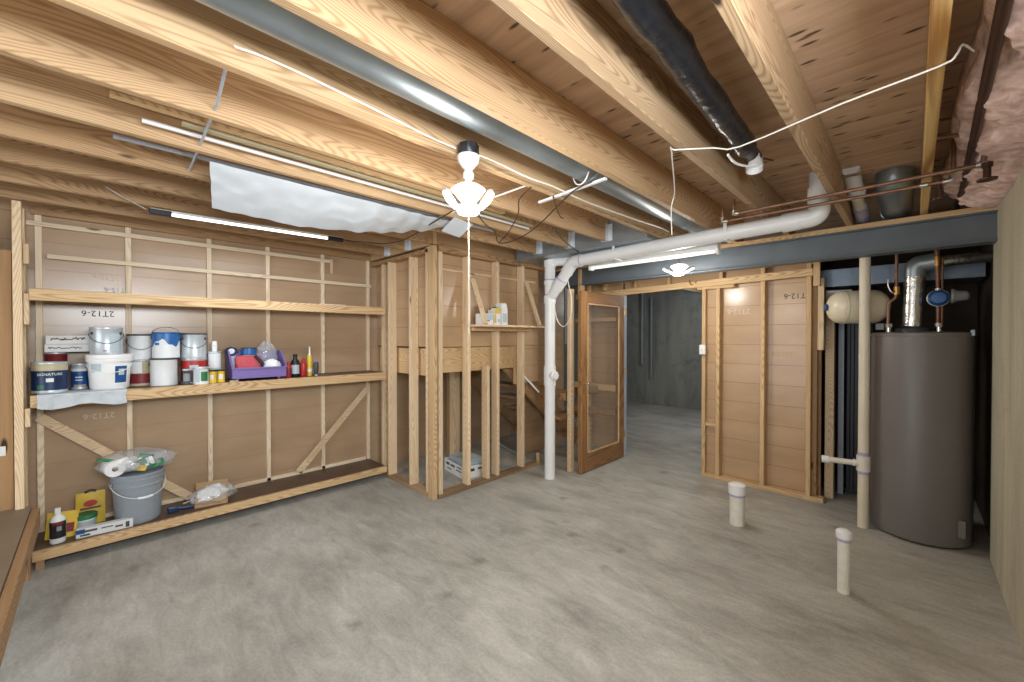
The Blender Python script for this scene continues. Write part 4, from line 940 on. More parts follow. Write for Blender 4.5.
# ------------------------------------------------------------------ paint cans and goods on the middle shelf
def ang_to_cam(c): return math.atan2(-c[1], -c[0])
ZS = 1.142
def can(label, c, r, z0, h, bodymat, bands=(), bail=None, lid='can_metal', ears=True, name='paint_can', text=None, rimmat='can_metal', patches=()):
    x, y = c; q = thing(name, label, 'can', (x, y, z0)); f = ang_to_cam(c)
    b = MB(); b.lathe([(0, .003), (r - .004, .003), (r, 0), (r + .002, .004), (r, .008), (r, h - .012), (r + .0025, h - .008), (r + .0025, h - .001), (r - .004, h), (r - .006, h - .006)], (x, y, z0), 40)
    b.build('body', M[bodymat], q)
    b = MB(); b.lathe([(r - .0055, h - .005), (r - .010, h - .001), (r - .014, h - .007), (0, h - .007)], (x, y, z0), 40); b.build('lid', M[lid], q)
    b = MB(); b.lathe([(r, h - .013), (r + .004, h - .009), (r + .004, h - .002), (r, h + .001)], (x, y, z0), 40); b.build('rim', M[rimmat], q)
    for nm, mt, za, zb, a0, a1 in bands:
        b = MB(); full = a1 - a0 >= 360
        b.lathe([(r + .0005, za), (r + .0014, za), (r + .0014, zb), (r + .0005, zb)], (x, y, z0), 40, 0, None, f + R(a0), f + R(a1) if not full else f + R(a0) + 2 * PI)
        b.build(nm, M[mt], q)
    if ears:
        for sgn in (-1, 1):
            a = f + sgn * R(58 if ears == 'front' else 90)
            d = Vector((math.cos(a), math.sin(a), 0)); p = Vector((x, y, z0 + h * .78)) + d * r
            b = MB(); b.tube([p, p + d * .006], [.012, .009], 12); b.build('ear', M['dark_grey'], q)
    if bail:
        pts = []
        a = f + PI / 2; d = Vector((math.cos(a), math.sin(a), 0)); fw = Vector((math.cos(f), math.sin(f), 0))
        for k in range(17):
            t = PI * k / 16
            up = {'up': Vector((0, 0, 1)), 'down': (fw * .25 + Vector((0, 0, -.75))), 'lean': (Vector((0, 0, .5)) - fw * .3)}[bail]
            rad = {'up': r * .62, 'down': h * .55, 'lean': r * .5}[bail]
            p = Vector((x, y, z0 + h * .78)) + d * ((r + .005) * math.cos(t)) + up * (rad * math.sin(t))
            if bail == 'up': p.z = z0 + h * .78 + math.sin(t) ** .7 * (h * .22 + .04)
            if bail == 'down':
                a2 = f + PI / 2 - t
                p = Vector((x + (r + .005) * math.cos(f + PI / 2 - t), y + (r + .005) * math.sin(f + PI / 2 - t), z0 + h * .78 - math.sin(t) * h * .38))
            pts.append(p)
        MB().tube(pts, .0022, 8).build('bail', M['dark_grey'], q)
    if text:
        for (s, size, z, off, mt) in text:
            b = MB(); text_round(b, s, size, (x, y), r + .0015, f + R(off), z0 + z); b.build('lettering', M[mt], q)
    return q
cloth_z = ZS + .004
can('dark blue paint can with white lettering at the shelf left end', (-4.17, -.205), .083, cloth_z, .205, 'can_metal',
    (('blue_wrap', 'navy', .02, .15, 0, 360), ('beige_band', 'beige', .15, .195, 0, 360), ('green_patch', 'green', .03, .055, -42, -18), ('white_patch', 'can_white', .075, .10, -12, 12)),
    text=(('SIGNATURE', .023, .125, 0, 'ink_white'),), ears=True)
can('narrow quart can with blue label between the dark blue can and pail', (-4.27, -.068), .042, cloth_z, .185, 'can_metal',
    (('white_band', 'can_white', .13, .15, 0, 360), ('blue_wrap', 'blue_label', .02, .13, -75, 75), ('white_lines', 'can_white', .085, .092, -30, 20), ('white_lines', 'can_white', .065, .072, -30, 20), ('cream_patch', 'beige', .022, .036, -40, 50)), ears=False, lid='chrome')
# scribbled flat box on supporting cans
can('brown can under the scribbled white box behind the blue can', (-4.378, -.185), .056, ZS, .27, 'maroon', (), ears=False)
can('grey can beneath the right of the scribbled white box', (-4.385, .05), .050, ZS, .27, 'can_grey', (), ears=False)
q = thing('scribbled_box', 'flat white box with dark red handwriting on two cans', 'box', (-4.36, -.09, ZS + .2715))
Xs = Matrix.Translation((-4.36, -.085, ZS + .2715)) @ Matrix.Rotation(R(90), 4, 'Z')
MB().box(-.15, .155, -.07, .07, 0, .055, 0, Xs).build('lower_tray', M['paper'], q, bevel=.003)
MB().box(-.145, .15, -.066, .066, .056, .118, 0, Xs).build('upper_tray', M['paper'], q, bevel=.003)
def scribble(u0, u1, z, amp, seed, depth):
    rnd = random.Random(seed); p = []
    k = int((u1 - u0) / .006)
    for i in range(k + 1):
        u = u0 + (u1 - u0) * i / k; p.append(Xs @ Vector((u, -depth - .001, z + amp * rnd.uniform(-1, 1) * rnd.random() ** .6)))
    return smooth_path(p, 3)
MB().tube(scribble(-.12, .045, .092, .016, 1, .066), .003, 6).build('handwriting', M['ink_red'], q)
MB().tube(scribble(.09, .14, .09, .007, 4, .066), .0025, 6).build('handwriting', M['ink'], q)
MB().tube(scribble(-.13, .03, .028, .011, 2, .07), .0025, 6).build('handwriting', M['ink'], q)
MB().tube(scribble(.08, .15, .03, .008, 3, .07), .0025, 6).build('handwriting', M['ink'], q)
MB().tube([Xs @ Vector((-.03, -.05, .12)), Xs @ Vector((.02, -.05, .128)), Xs @ Vector((.05, -.05, .12))], .006, 8).build('tape_tab', M['clear'], q)
# white pail on the cloth
q = thing('plastic_pail', 'large white plastic pail with blue label near shelf left', 'pail', (-4.20, .085, cloth_z)); x, y = -4.20, .085; f = ang_to_cam((x, y))
b = MB(); b.lathe([(0, 0), (.100, 0), (.104, .006), (.116, .20), (.116, .205)], (x, y, cloth_z), 48); b.build('body', M['white'], q)
b = MB(); b.lathe([(.116, .195), (.125, .197), (.126, .215), (.122, .218), (.126, .222), (.126, .243), (.12, .25), (.10, .247), (0, .246)], (x, y, cloth_z), 48); b.build('lid', M['white'], q)
def tapered(mb, r0, r1, h, za, zb, a0, a1, e=.0012):
    ra = r0 + (r1 - r0) * za / h; rb = r0 + (r1 - r0) * zb / h
    mb.lathe([(ra + e * .3, za), (ra + e, za), (rb + e, zb), (rb + e * .3, zb)], (x, y, cloth_z), 24, 0, None, f + R(a0), f + R(a1))
b = MB(); tapered(b, .104, .116, .2, .045, .165, 14, 52); b.build('blue_label', M['blue_label'], q)
b = MB(); tapered(b, .104, .116, .2, .125, .185, -55, -22); b.build('grey_text_block', M['can_grey'], q)
b = MB(); tapered(b, .104, .116, .2, .10, .145, 24, 42, .002); b.build('label_mark', M['can_grey'], q)
b = MB(); b.tube([(x + .118 * math.cos(f + PI / 2 - t) , y + .118 * math.sin(f + PI / 2 - t), cloth_z + .18 - .06 * math.sin(t)) for t in [PI * k / 16 for k in range(17)]], .003, 8); b.build('bail', M['white'], q)
can('silver paint can standing on the lid of the white pail', (-4.2, .07), .086, cloth_z + .2505, .192, 'can_metal', (('pale_blue_patch', 'can_grey', .02, .15, 12, 50), ('grey_side', 'grey', .02, .03, -12, 0)), 'down', ears='front')
can('red banded white can under another white can', (-4.33, .262), .075, ZS, .20, 'beige', (('maroon_band', 'maroon', .02, .095, 0, 360), ('white_patch', 'can_white', .10, .185, -50, 5)))
can('white can with dark rim on the red banded can', (-4.33, .262), .078, ZS + .202, .198, 'can_white', (), 'down', rimmat='dark_grey')
can('plain white can under the blue and white can', (-4.22, .39), .083, ZS, .213, 'can_white', (), rimmat='dark_grey')
q = can('blue and white can with raised wire handle', (-4.22, .405), .085, ZS + .215, .200, 'can_white', (), 'up', rimmat='blue_label')
b = MB(); x, y = -4.22, .405; f = ang_to_cam((x, y)); n = 40
vs, fs = [], []
for j in range(n + 1):
    a = f - R(95) + R(190) * j / n; zz = ZS + .215 + .118 + .026 * math.sin(j * .27 + 3.6) + .008 * math.sin(j * .8)
    for z in (zz, ZS + .215 + .189): vs.append((x + .0862 * math.cos(a), y + .0862 * math.sin(a), z))
for j in range(n): fs.append((2 * j, 2 * j + 2, 2 * j + 3, 2 * j + 1))
b.add(vs, fs, 0, True); b.build('blue_splash', M['blue'], q)
b = MB(); b.lathe([(.0855, .10), (.0868, .10), (.0868, .12), (.0855, .12)], (x, y, ZS + .215), 10, 0, None, f - R(50), f - R(28)); b.build('blue_mark', M['blue'], q)
can('red labelled can under the right silver can', (-4.25, .585), .084, ZS, .205, 'can_metal', (('red_wrap', 'red', .10, .185, 0, 360), ('dark_wrap', 'dark_grey', .015, .10, 0, 360), ('silver_mark', 'can_grey', .11, .15, -20, 20)))
can('silver paint can standing on the red labelled can', (-4.25, .585), .085, ZS + .207, .203, 'can_metal', (), 'down', ears='front', rimmat='dark_grey')
can('small dark jar in front of the red labelled can', (-4.105, .517), .023, ZS, .125, 'dark_grey', (('grey_patch', 'grey', .03, .09, -60, 60),), ears=False, name='small_jar', lid='black')
can('squat white jar with green label in front of the red can', (-4.102, .607), .050, ZS, .135, 'can_white', (('green_label', 'green', .025, .10, 0, 60), ('pale_label', 'can_grey', .02, .115, -40, -8)), ears=False, name='squat_jar')
can('left yellow labelled jar with black lid beside the purple tote', (-4.12, .688), .026, ZS, .108, 'yellow', (('pale_patch', 'can_white', .03, .07, -40, 10),), ears=False, name='yellow_jar', lid='black', rimmat='black')
can('right yellow labelled jar with black lid beside the purple tote', (-4.12, .745), .026, ZS, .108, 'yellow', (('pale_patch', 'can_white', .03, .07, -30, 30),), ears=False, name='yellow_jar', lid='black', rimmat='black')
q = can('grey quart can behind the two yellow jars', (-4.22, .719), .046, ZS, .255, 'can_grey', (('white_label', 'can_white', .12, .24, -60, 60),), ears=False, name='quart_can')
q = thing('spray_cap', 'white nozzle cap standing on the grey quart can', 'cap', (-4.22, .719, ZS + .256))
b = MB(); b.lathe([(0, 0), (.02, 0), (.02, .05), (.016, .085), (0, .09)], (-4.22, .719, ZS + .256), 20); b.build('shell', M['white'], q)
b = MB(); b.tube([(-4.20, .719, ZS + .31), (-4.175, .719, ZS + .312)], .006, 8); b.build('spout', M['white'], q)
o = MB().box(-4.12, -4.07, .80, .86, ZS, ZS + .012).build('putty_scrap', M['beige'], bevel=.003); tag(o, 'small beige scrap lying beside the yellow jars', 'scrap')
# rag hanging over the rail
def rag(u, v):
    y = -.255 + .425 * v; w = noise.noise((v * 7, u * 3, 5))
    s = u * .36
    if s < .235: return (-4.278 + s, y, ZS + .0015 + .001 * w)
    s -= .235
    if s < .02: return (-4.043 + s * .3, y, ZS + .002 - s * .5)
    return (-4.0375 + .006 * math.sin(v * 22) + .004 * w, y + .01 * w, ZS - .008 - (s - .02) * (.75 + .12 * math.sin(v * 9)))
o = MB().sheet(rag, 30, 50, .002).build('rag', M['rag']); tag(o, 'pale rag under the pail hanging over the shelf edge', 'rag')
# purple tote and contents
q = thing('tote', 'purple plastic caddy full of odds and ends on the middle shelf', 'tote', (-4.2, 1.01, ZS))
z = ZS + .022
b = MB(); b.box(-4.36, -4.10, .82, 1.235, z, z + .006)
b.box(-4.366, -4.36, .82, 1.235, z, z + .23)
b.box(-4.10, -4.094, .82, 1.235, z, z + .085)
for yy in (.82, 1.229):
    pr = [(-4.366, z), (-4.094, z), (-4.094, z + .085), (-4.25, z + .225), (-4.366, z + .23)]
    b.prism([(p[0], p[1]) for p in pr], yy, yy + .006, 0, Matrix(((1, 0, 0, 0), (0, 0, 1, 0), (0, 1, 0, 0), (0, 0, 0, 1))))
b.build('tub', M['purple_tote'], q, bevel=.002)
b = MB(); b.box(-4.098, -4.086, .815, 1.24, z + .079, z + .092); b.build('front_lip', M['purple_tote'], q, bevel=.002)
for yy in (.815, 1.226):
    MB().beam((-4.092, yy + .008, z + .088), (-4.25, yy + .008, z + .23), .014, .01).build('side_lip', M['purple_tote'], q)
for xx in (-4.34, -4.115):
    for yy in (.86, 1.18): MB().lathe([(0, -.02), (.010, -.02), (.014, 0), (0, 0)], (xx, yy, z), 12).build('foot', M['purple_tote'], q)
zi = z + .006
o = MB().box(-.095, .095, -.03, .03, 0, .185, 0, Matrix.Translation((-4.16, .95, zi + .001)) @ Matrix.Rotation(R(90), 4, 'Z')).build('tool_case', M['pinkred'], bevel=.012); tag(o, 'rose red case standing in the purple tote', 'case')
q = thing('tape_measure', 'black and blue tape measure at the tote left corner', 'tape measure', (-4.28, .84, zi + .16))
Xm = Matrix.Translation((-4.30, .858, zi + .225)) @ Matrix.Rotation(R(70), 4, 'Z') @ Matrix.Rotation(R(90), 4, 'X') @ Matrix.Rotation(R(25), 4, 'Z')
b = MB(); b.prism([(-.04, -.035), (.04, -.035), (.04, .01), (.01, .04), (-.03, .04), (-.04, .03)], -.02, .02, 0, Xm); b.build('case', M['navy'], q, bevel=.004)
b = MB(); b.lathe([(0, .0205), (.024, .0205), (.024, .022), (0, .023)], (0, 0, 0), 20, 0, Xm); b.build('badge', M['white'], q)
o = MB().box(-4.345, -4.255, .83, .90, zi, zi + .18).build('small_carton', M['can_grey'], bevel=.002); tag(o, 'pale carton under the tape measure inside the tote', 'box')
q = thing('tape_roll', 'blue tape roll with dark clips on top of the red case', 'tape', (-4.27, .98, zi))
b = MB(); b.lathe([(.03, 0), (.058, 0), (.058, .055), (.03, .055), (.03, 0)], (-4.265, .98, zi + .19), 28); b.build('roll', M['blue'], q)
b = MB(); b.tube(arc((-4.265, .98, zi + .25), .055, 0, 2 * PI, 20, ((0, 1, 0), (1, 0, 0))), .006, 8); b.build('clip_ring', M['dark_grey'], q)
o = MB().box(-4.32, -4.21, .915, 1.04, zi, zi + .188).build('small_carton', M['cardboard'], bevel=.002); tag(o, 'brown carton under the blue tape roll inside the tote', 'box')
def crumple(c, sx, sy, sz, seed, n=18, amp=.25, X=None):
    mb = MB(); vs = []; fs = []
    for i in range(n + 1):
        th = PI * i / n
        for j in range(2 * n):
            ph = PI * j / n
            d = Vector((math.sin(th) * math.cos(ph), math.sin(th) * math.sin(ph), math.cos(th)))
            k = 1 + amp * noise.noise(d * 2.1 + Vector((seed, 0, 0))) + amp * .6 * abs(noise.noise(d * 5 + Vector((0, seed, 0)))) + amp * .35 * noise.noise(d * 11 + Vector((seed, 3, 0)))
            vs.append((c[0] + d.x * sx * k, c[1] + d.y * sy * k, max(c[2] + d.z * sz * k, c[2] - sz)))
    m = 2 * n
    for i in range(n):
        for j in range(m): fs.append((i * m + j, i * m + (j + 1) % m, (i + 1) * m + (j + 1) % m, (i + 1) * m + j))
    mb.add(vs, fs, 0, True); return mb
o = crumple((-4.16, 1.135, zi + .072), .045, .07, .07, 3.1, amp=.3).build('plastic_bag', M['paper'], sharp=180); tag(o, 'crumpled white bag in the right of the tote', 'bag')
o = MB().box(-.012, .012, -.012, .012, 0, .11, 0, Matrix.Translation((-4.12, 1.06, zi + .1)) @ Matrix.Rotation(R(38), 4, 'X')).build('marker', M['black'], bevel=.003); tag(o, 'thick black marker leaning in the tote', 'marker')
o = crumple((-4.125, 1.055, zi + .035), .022, .035, .034, 8.2, 12).build('teal_rag', M['teal'], sharp=180); tag(o, 'small teal cloth at the tote front', 'cloth')
o = crumple((-4.31, 1.13, zi + .19), .04, .085, .10, 5.5, amp=.35).build('clear_bag', M['clear'], sharp=180); tag(o, 'clear plastic bag bulging over the tote back', 'bag')
# bottles right of the tote
q = thing('bottle', 'red bottle half hidden behind the black bottle', 'bottle', (-4.27, 1.29, ZS)); b = MB(); b.lathe([(0, 0), (.026, 0), (.028, .006), (.028, .10), (.012, .13), (.012, .15), (0, .15)], (-4.17, 1.275, ZS), 20); b.build('body', M['red'], q)
b = MB(); b.lathe([(.0285, .02), (.0292, .02), (.0292, .07), (.0285, .09)], (-4.17, 1.275, ZS), 20); b.build('dark_label', M['maroon'], q)
q = thing('bottle', 'black square-shouldered bottle with white label beside the tote', 'bottle', (-4.2, 1.345, ZS)); c = (-4.2, 1.345, ZS); f = ang_to_cam(c)
b = MB(); b.lathe([(0, 0), (.036, 0), (.039, .006), (.039, .13), (.034, .15), (.018, .17), (.016, .195), (0, .195)], c, 26); b.build('body', M['black'], q)
b = MB(); b.lathe([(.0395, .03), (.0402, .03), (.0402, .115), (.0395, .115)], c, 20, 0, None, f - R(60), f + R(60)); b.build('white_label', M['can_grey'], q)
b = MB(); b.lathe([(.018, .19), (.019, .192), (.019, .215), (0, .217)], c, 20); b.build('cap', M['black'], q)
q = thing('bottle', 'small red squeeze bottle beside the yellow caulk tube', 'bottle', (-4.2, 1.415, ZS)); c = (-4.2, 1.418, ZS)
b = MB(); b.lathe([(0, 0), (.028, 0), (.031, .006), (.031, .115), (.026, .13), (.010, .135), (.010, .15), (0, .15)], c, 22); b.build('body', M['red'], q)
b = MB(); b.tube(arc((c[0], c[1], ZS + .15), .017, 0, 2 * PI, 16, ((0, 1, 0), (0, 0, 1))), .006, 8, closed=True, cap=False); b.build('ring_cap', M['red'], q)
q = thing('caulk_tube', 'yellow caulk tube with long white nozzle on the middle shelf', 'caulk tube', (-4.2, 1.475, ZS)); c = (-4.2, 1.475, ZS); f = ang_to_cam(c)
b = MB(); b.lathe([(0, 0), (.021, 0), (.022, .004), (.022, .195), (.020, .20), (0, .20)], c, 22); b.build('tube', M['yellow'], q)
b = MB(); b.lathe([(.012, .20), (.008, .22), (.005, .285), (0, .286)], c, 14); b.build('nozzle', M['white'], q)
b = MB(); b.lathe([(.0223, .04), (.0228, .04), (.0228, .07), (.0223, .07)], c, 14, 0, None, f - R(60), f + R(60)); b.build('print_band', M['can_white'], q)
q = thing('multi_tool', 'dark grey hand tool standing right of the caulk tube', 'tool', (-4.2, 1.535, ZS)); c = (-4.2, 1.535, ZS)
b = MB(); b.lathe([(0, 0), (.014, 0), (.016, .01), (.022, .05), (.024, .10), (.018, .13), (0, .135)], c, 16); b.build('handle', M['dark_grey'], q)
b = MB(); b.tube([(c[0], c[1] - .012, ZS + .13), (c[0], c[1] - .02, ZS + .165)], .007, 8); b.tube([(c[0], c[1] + .012, ZS + .13), (c[0], c[1] + .016, ZS + .17)], .007, 8); b.build('jaw', M['grey'], q)
b = MB(); b.lathe([(0, -.0), (.0145, .0), (.0155, .008), (0, .012)], (c[0] + .003, c[1], ZS), 12); b.build('white_end', M['white'], q)

# ------------------------------------------------------------------ goods on the low shelf
ZL = .130
q = thing('bottle', 'white bottle with black label at the left of the low shelf', 'bottle', (-4.14, -.185, ZL)); c = (-4.14, -.175, ZL); f = ang_to_cam(c)
b = MB(); b.lathe([(0, 0), (.036, 0), (.039, .006), (.039, .15), (.032, .17), (.016, .185), (.016, .20), (0, .20)], c, 26); b.build('body', M['white'], q)
b = MB(); b.lathe([(.0395, .035), (.0402, .035), (.0402, .145), (.0395, .145)], c, 20, 0, None, f - R(70), f + R(70)); b.build('black_label', M['black'], q)
b = MB(); b.lathe([(.0405, .085), (.041, .085), (.041, .115), (.0405, .115)], c, 10, 0, None, f - R(8), f + R(26)); b.build('label_mark', M['grey'], q)
b = MB(); b.lathe([(.0405, .125), (.041, .125), (.041, .14), (.0405, .14)], c, 10, 0, None, f - R(40), f + R(40)); b.build('label_stripe', M['maroon'], q)
b = MB(); b.box(c[0] - .014, c[0] + .014, c[1] - .014, c[1] + .014, ZL + .198, ZL + .23); b.build('flip_cap', M['white'], q, bevel=.003)
def pouch(name, label, X, w, h, mat, prints):
    q = thing(name, label, 'pouch', X.to_translation())
    def fn(u, v):
        a = (u - .5) * w; zz = v * h; bul = .012 * math.sin(PI * min(1, max(0, u))) * (1 - v) ** .6
        return X @ Vector((a, -bul, zz))
    def fb(u, v):
        a = (u - .5) * w; zz = v * h; bul = .012 * math.sin(PI * u) * (1 - v) ** .6
        return X @ Vector((a, bul + .001, zz))
    b = MB(); b.sheet(fn, 12, 12, .0012); b.sheet(fb, 12, 12, .0012); b.build('film', mat, q)
    for nm, mt, (u0, u1, v0, v1) in prints:
        b = MB(); b.sheet(lambda u, v: fn(u0 + (u1 - u0) * u, v0 + (v1 - v0) * v) + X.to_3x3() @ Vector((0, -.0022, 0)), 6, 6, .0012); b.build(nm, mt, q)
    return q
pouch('yellow_pouch', 'yellow packet tucked behind the white bottle on low shelf', Matrix.Translation((-4.205, -.165, ZL + .001)) @ Matrix.Rotation(R(82), 4, 'Z') @ Matrix.Rotation(R(4), 4, 'Y') @ Matrix.Rotation(R(-6), 4, 'X'), .15, .175, M['yellow'],
      (('brown_panel', M['maroon'], (.62, .9, .2, .55)),))
q = pouch('yellow_pouch', 'yellow packet with red oval mark behind the green-lidded tub', Matrix.Translation((-4.36, -.02, ZL + .001)) @ Matrix.Rotation(R(88), 4, 'Z') @ Matrix.Rotation(R(-6), 4, 'X'), .155, .235, M['yellow'],
      (('dark_line', M['dark_grey'], (.15, .85, .47, .53)),))
Xp = Matrix.Translation((-4.345, -.02, ZL + .16)) @ Matrix.Rotation(R(88), 4, 'Z') @ Matrix.Rotation(R(84), 4, 'X')
b = MB(); b.lathe([(0, .0), (.036, 0), (.036, .002), (0, .002)], (0, 0, 0), 24, 0, Xp @ Matrix.Diagonal((1, .62, 1, 1))); b.build('red_oval', M['red'], q)
b = MB(); b.tube([(-4.372, -.05, ZL + .238), (-4.372, -.02, ZL + .25), (-4.372, .01, ZL + .24)], .009, 8); b.build('hanger_loop', M['black'], q)
q = thing('putty_tub', 'white tub with green lid on the low shelf', 'tub', (-4.25, -.045, ZL)); c = (-4.25, -.045, ZL); f = ang_to_cam(c)
b = MB(); b.lathe([(0, 0), (.048, 0), (.05, .004), (.056, .095), (0, .095)], c, 30); b.build('body', M['white'], q)
b = MB(); b.lathe([(.056, .088), (.061, .09), (.061, .115), (.056, .12), (0, .12)], c, 30); b.build('lid', M['green'], q)
b = MB(); b.lathe([(.0515, .02), (.0525, .02), (.056, .078), (.055, .078)], c, 20, 0, None, f - R(60), f + R(60)); b.build('grey_label', M['can_grey'], q)
q = thing('caulk_carton', 'long white printed carton lying at the low shelf front', 'box', (-4.115, .05, ZL))
Xc = Matrix.Translation((-4.115, .055, ZL)) @ Matrix.Rotation(R(86), 4, 'Z')
b = MB(); b.box(-.145, .145, -.03, .03, 0, .062, 0, Xc); b.build('carton', M['can_white'], q, bevel=.004)
b = MB()
for k, (u, w, z2, h2) in enumerate(((-.13, .09, .035, .014), (-.02, .06, .038, .007), (.05, .04, .025, .012), (-.125, .05, .012, .012), (.105, .02, .01, .04))): b.box(u, u + w, -.0312, -.0302, z2, z2 + h2, 0, Xc)
b.build('print_block', M['dark_grey'], q)
b = MB(); b.box(-.145, -.1, -.0313, -.0302, .03, .06, 0, Xc); b.build('blue_print', M['blue_label'], q)
# bucket
q = thing('bucket', 'grey five gallon bucket standing on the low shelf', 'bucket', (-4.24, .235, ZL)); c = (-4.225, .235, ZL); f = ang_to_cam(c)
b = MB(); b.lathe([(0, 0), (.124, 0), (.129, .006), (.131, .02), (.144, .27), (.150, .272), (.152, .285), (.146, .29), (.147, .318), (.155, .32), (.157, .332), (.149, .337), (.149, .352), (.156, .354), (.157, .366), (.150, .37), (.144, .366), (.126, .012), (0, .012)], c, 56); b.build('body', M['bucket'], q)
pts = []
for k in range(25):
    t = PI * k / 24; a = f + PI / 2 + .25 - t; rr = .159 + .004 * math.sin(t)
    pts.append((c[0] + rr * math.cos(a), c[1] + rr * math.sin(a), ZL + .30 - .10 * math.sin(t)))
bl = MB().tube(pts, .0028, 8).build('bail', M['white_paint'], q)
MB().tube(pts[10:15], .009, 10).build('grip', M['white'], bl)
for sgn in (-1, 1):
    a = f + .25 + sgn * PI / 2 if sgn > 0 else f + PI / 2 + .25 - PI
    d = Vector((math.cos(a), math.sin(a), 0)); p = Vector(c) + d * .149 + Vector((0, 0, .30)); MB().tube([p, p + d * .014], .016, 12).build('ear', M['bucket'], q)
# bag on bucket
q = thing('goods_bag', 'clear bag of paper rolls with green print on the bucket', 'bag', (-4.24, .22, ZL + .37))
o = crumple((-4.23, .22, ZL + .452), .13, .20, .082, 2.3, 26, .22).build('film', M['clear'], q, sharp=180)
Xr = Matrix.Translation((-4.165, .10, ZL + .435)) @ Matrix.Rotation(R(20), 4, 'Z') @ Matrix.Rotation(R(90), 4, 'Y') @ Matrix.Rotation(R(12), 4, 'X')
b = MB(); b.lathe([(.018, -.09), (.056, -.09), (.058, -.085), (.058, .045), (.056, .05), (.018, .05), (.018, -.09)], (0, 0, 0), 30, 0, Xr); o = b.build('paper_roll', M['paper'], q)
b = MB(); b.lathe([(.0175, .05), (.0175, -.09)], (0, 0, 0), 20, 0, Xr); b.build('roll_core', M['cardboard'], q)
b = MB(); b.lathe([(.018, -.12), (.055, -.12), (.055, .02), (.018, .02), (.018, -.12)], (0, 0, 0), 26, 0, Matrix.Translation((-4.22, .20, ZL + .43)) @ Matrix.Rotation(R(60), 4, 'Z') @ Matrix.Rotation(R(80), 4, 'Y')); b.build('paper_roll', M['paper'], q)
for k, (yy, zz, w, h2, mt) in enumerate(((.14, .475, .08, .05, 'paper'), (.27, .475, .085, .07, 'green'), (.335, .43, .085, .05, 'green'), (.25, .41, .05, .04, 'yellow'), (.29, .455, .055, .06, 'can_white'), (.06, .50, .10, .02, 'green'))):
    Xq = Matrix.Translation((-4.125 + .002 * k - .04 * (k == 5), yy, ZL + zz)) @ Matrix.Rotation(R(18 * (-1) ** k), 4, 'X')
    MB().sheet(lambda u, v: Xq @ Vector((.012 * math.sin(u * 4 + k) * math.sin(v * 3), (u - .5) * w, (v - .5) * h2)), 8, 8, .0015).build('wrapper_print', M[mt], q)
o = crumple((-4.2, .36, ZL + .445), .07, .09, .06, 7.7, 16, .3).build('foil_wrap', M['clear'], q, sharp=180)
# clamp
q = thing('bar_clamp', 'dark blue clamp lying beside the bucket', 'clamp', (-4.17, .48, ZL))
b = MB(); b.tube(smooth_path([(-4.20, .41, ZL + .018), (-4.18, .45, ZL + .03), (-4.17, .50, ZL + .022), (-4.17, .56, ZL + .02)]), [.016] * 19, 10); b.build('jaw', M['navy'], q)
b = MB(); b.box(-4.205, -4.165, .40, .47, ZL, ZL + .045); b.build('pad', M['navy'], q, bevel=.008)
b = MB(); b.tube([(-4.20, .5, ZL + .045), (-4.24, .60, ZL + .05)], .006, 8); b.build('rod', M['beige'], q)
# box with bubble wrap
q = thing('open_carton', 'small open carton of wrapped goods on the low shelf', 'box', (-4.2, .7, ZL))
Xo = Matrix.Translation((-4.20, .69, ZL)) @ Matrix.Rotation(R(78), 4, 'Z')
b = MB(); b.box(-.11, .11, -.075, .075, 0, .004, 0, Xo)
for a in ((-.11, .11, -.075, -.072, .075), (-.11, .11, .072, .075, .16), (-.11, -.107, -.072, .072, .08), (.107, .11, -.072, .072, .08)): b.box(a[0], a[1], a[2], a[3], .004, a[4], 0, Xo)
b.build('carton', M['cardboard'], q)
o = crumple((-4.19, .69, ZL + .075), .065, .10, .065, 4.4, 18, .35).build('contents', M['paper'], q, sharp=180)
o = crumple((-4.175, .70, ZL + .075), .10, .15, .072, 9.1, 22, .3).build('film', M['clear'], q, sharp=180)

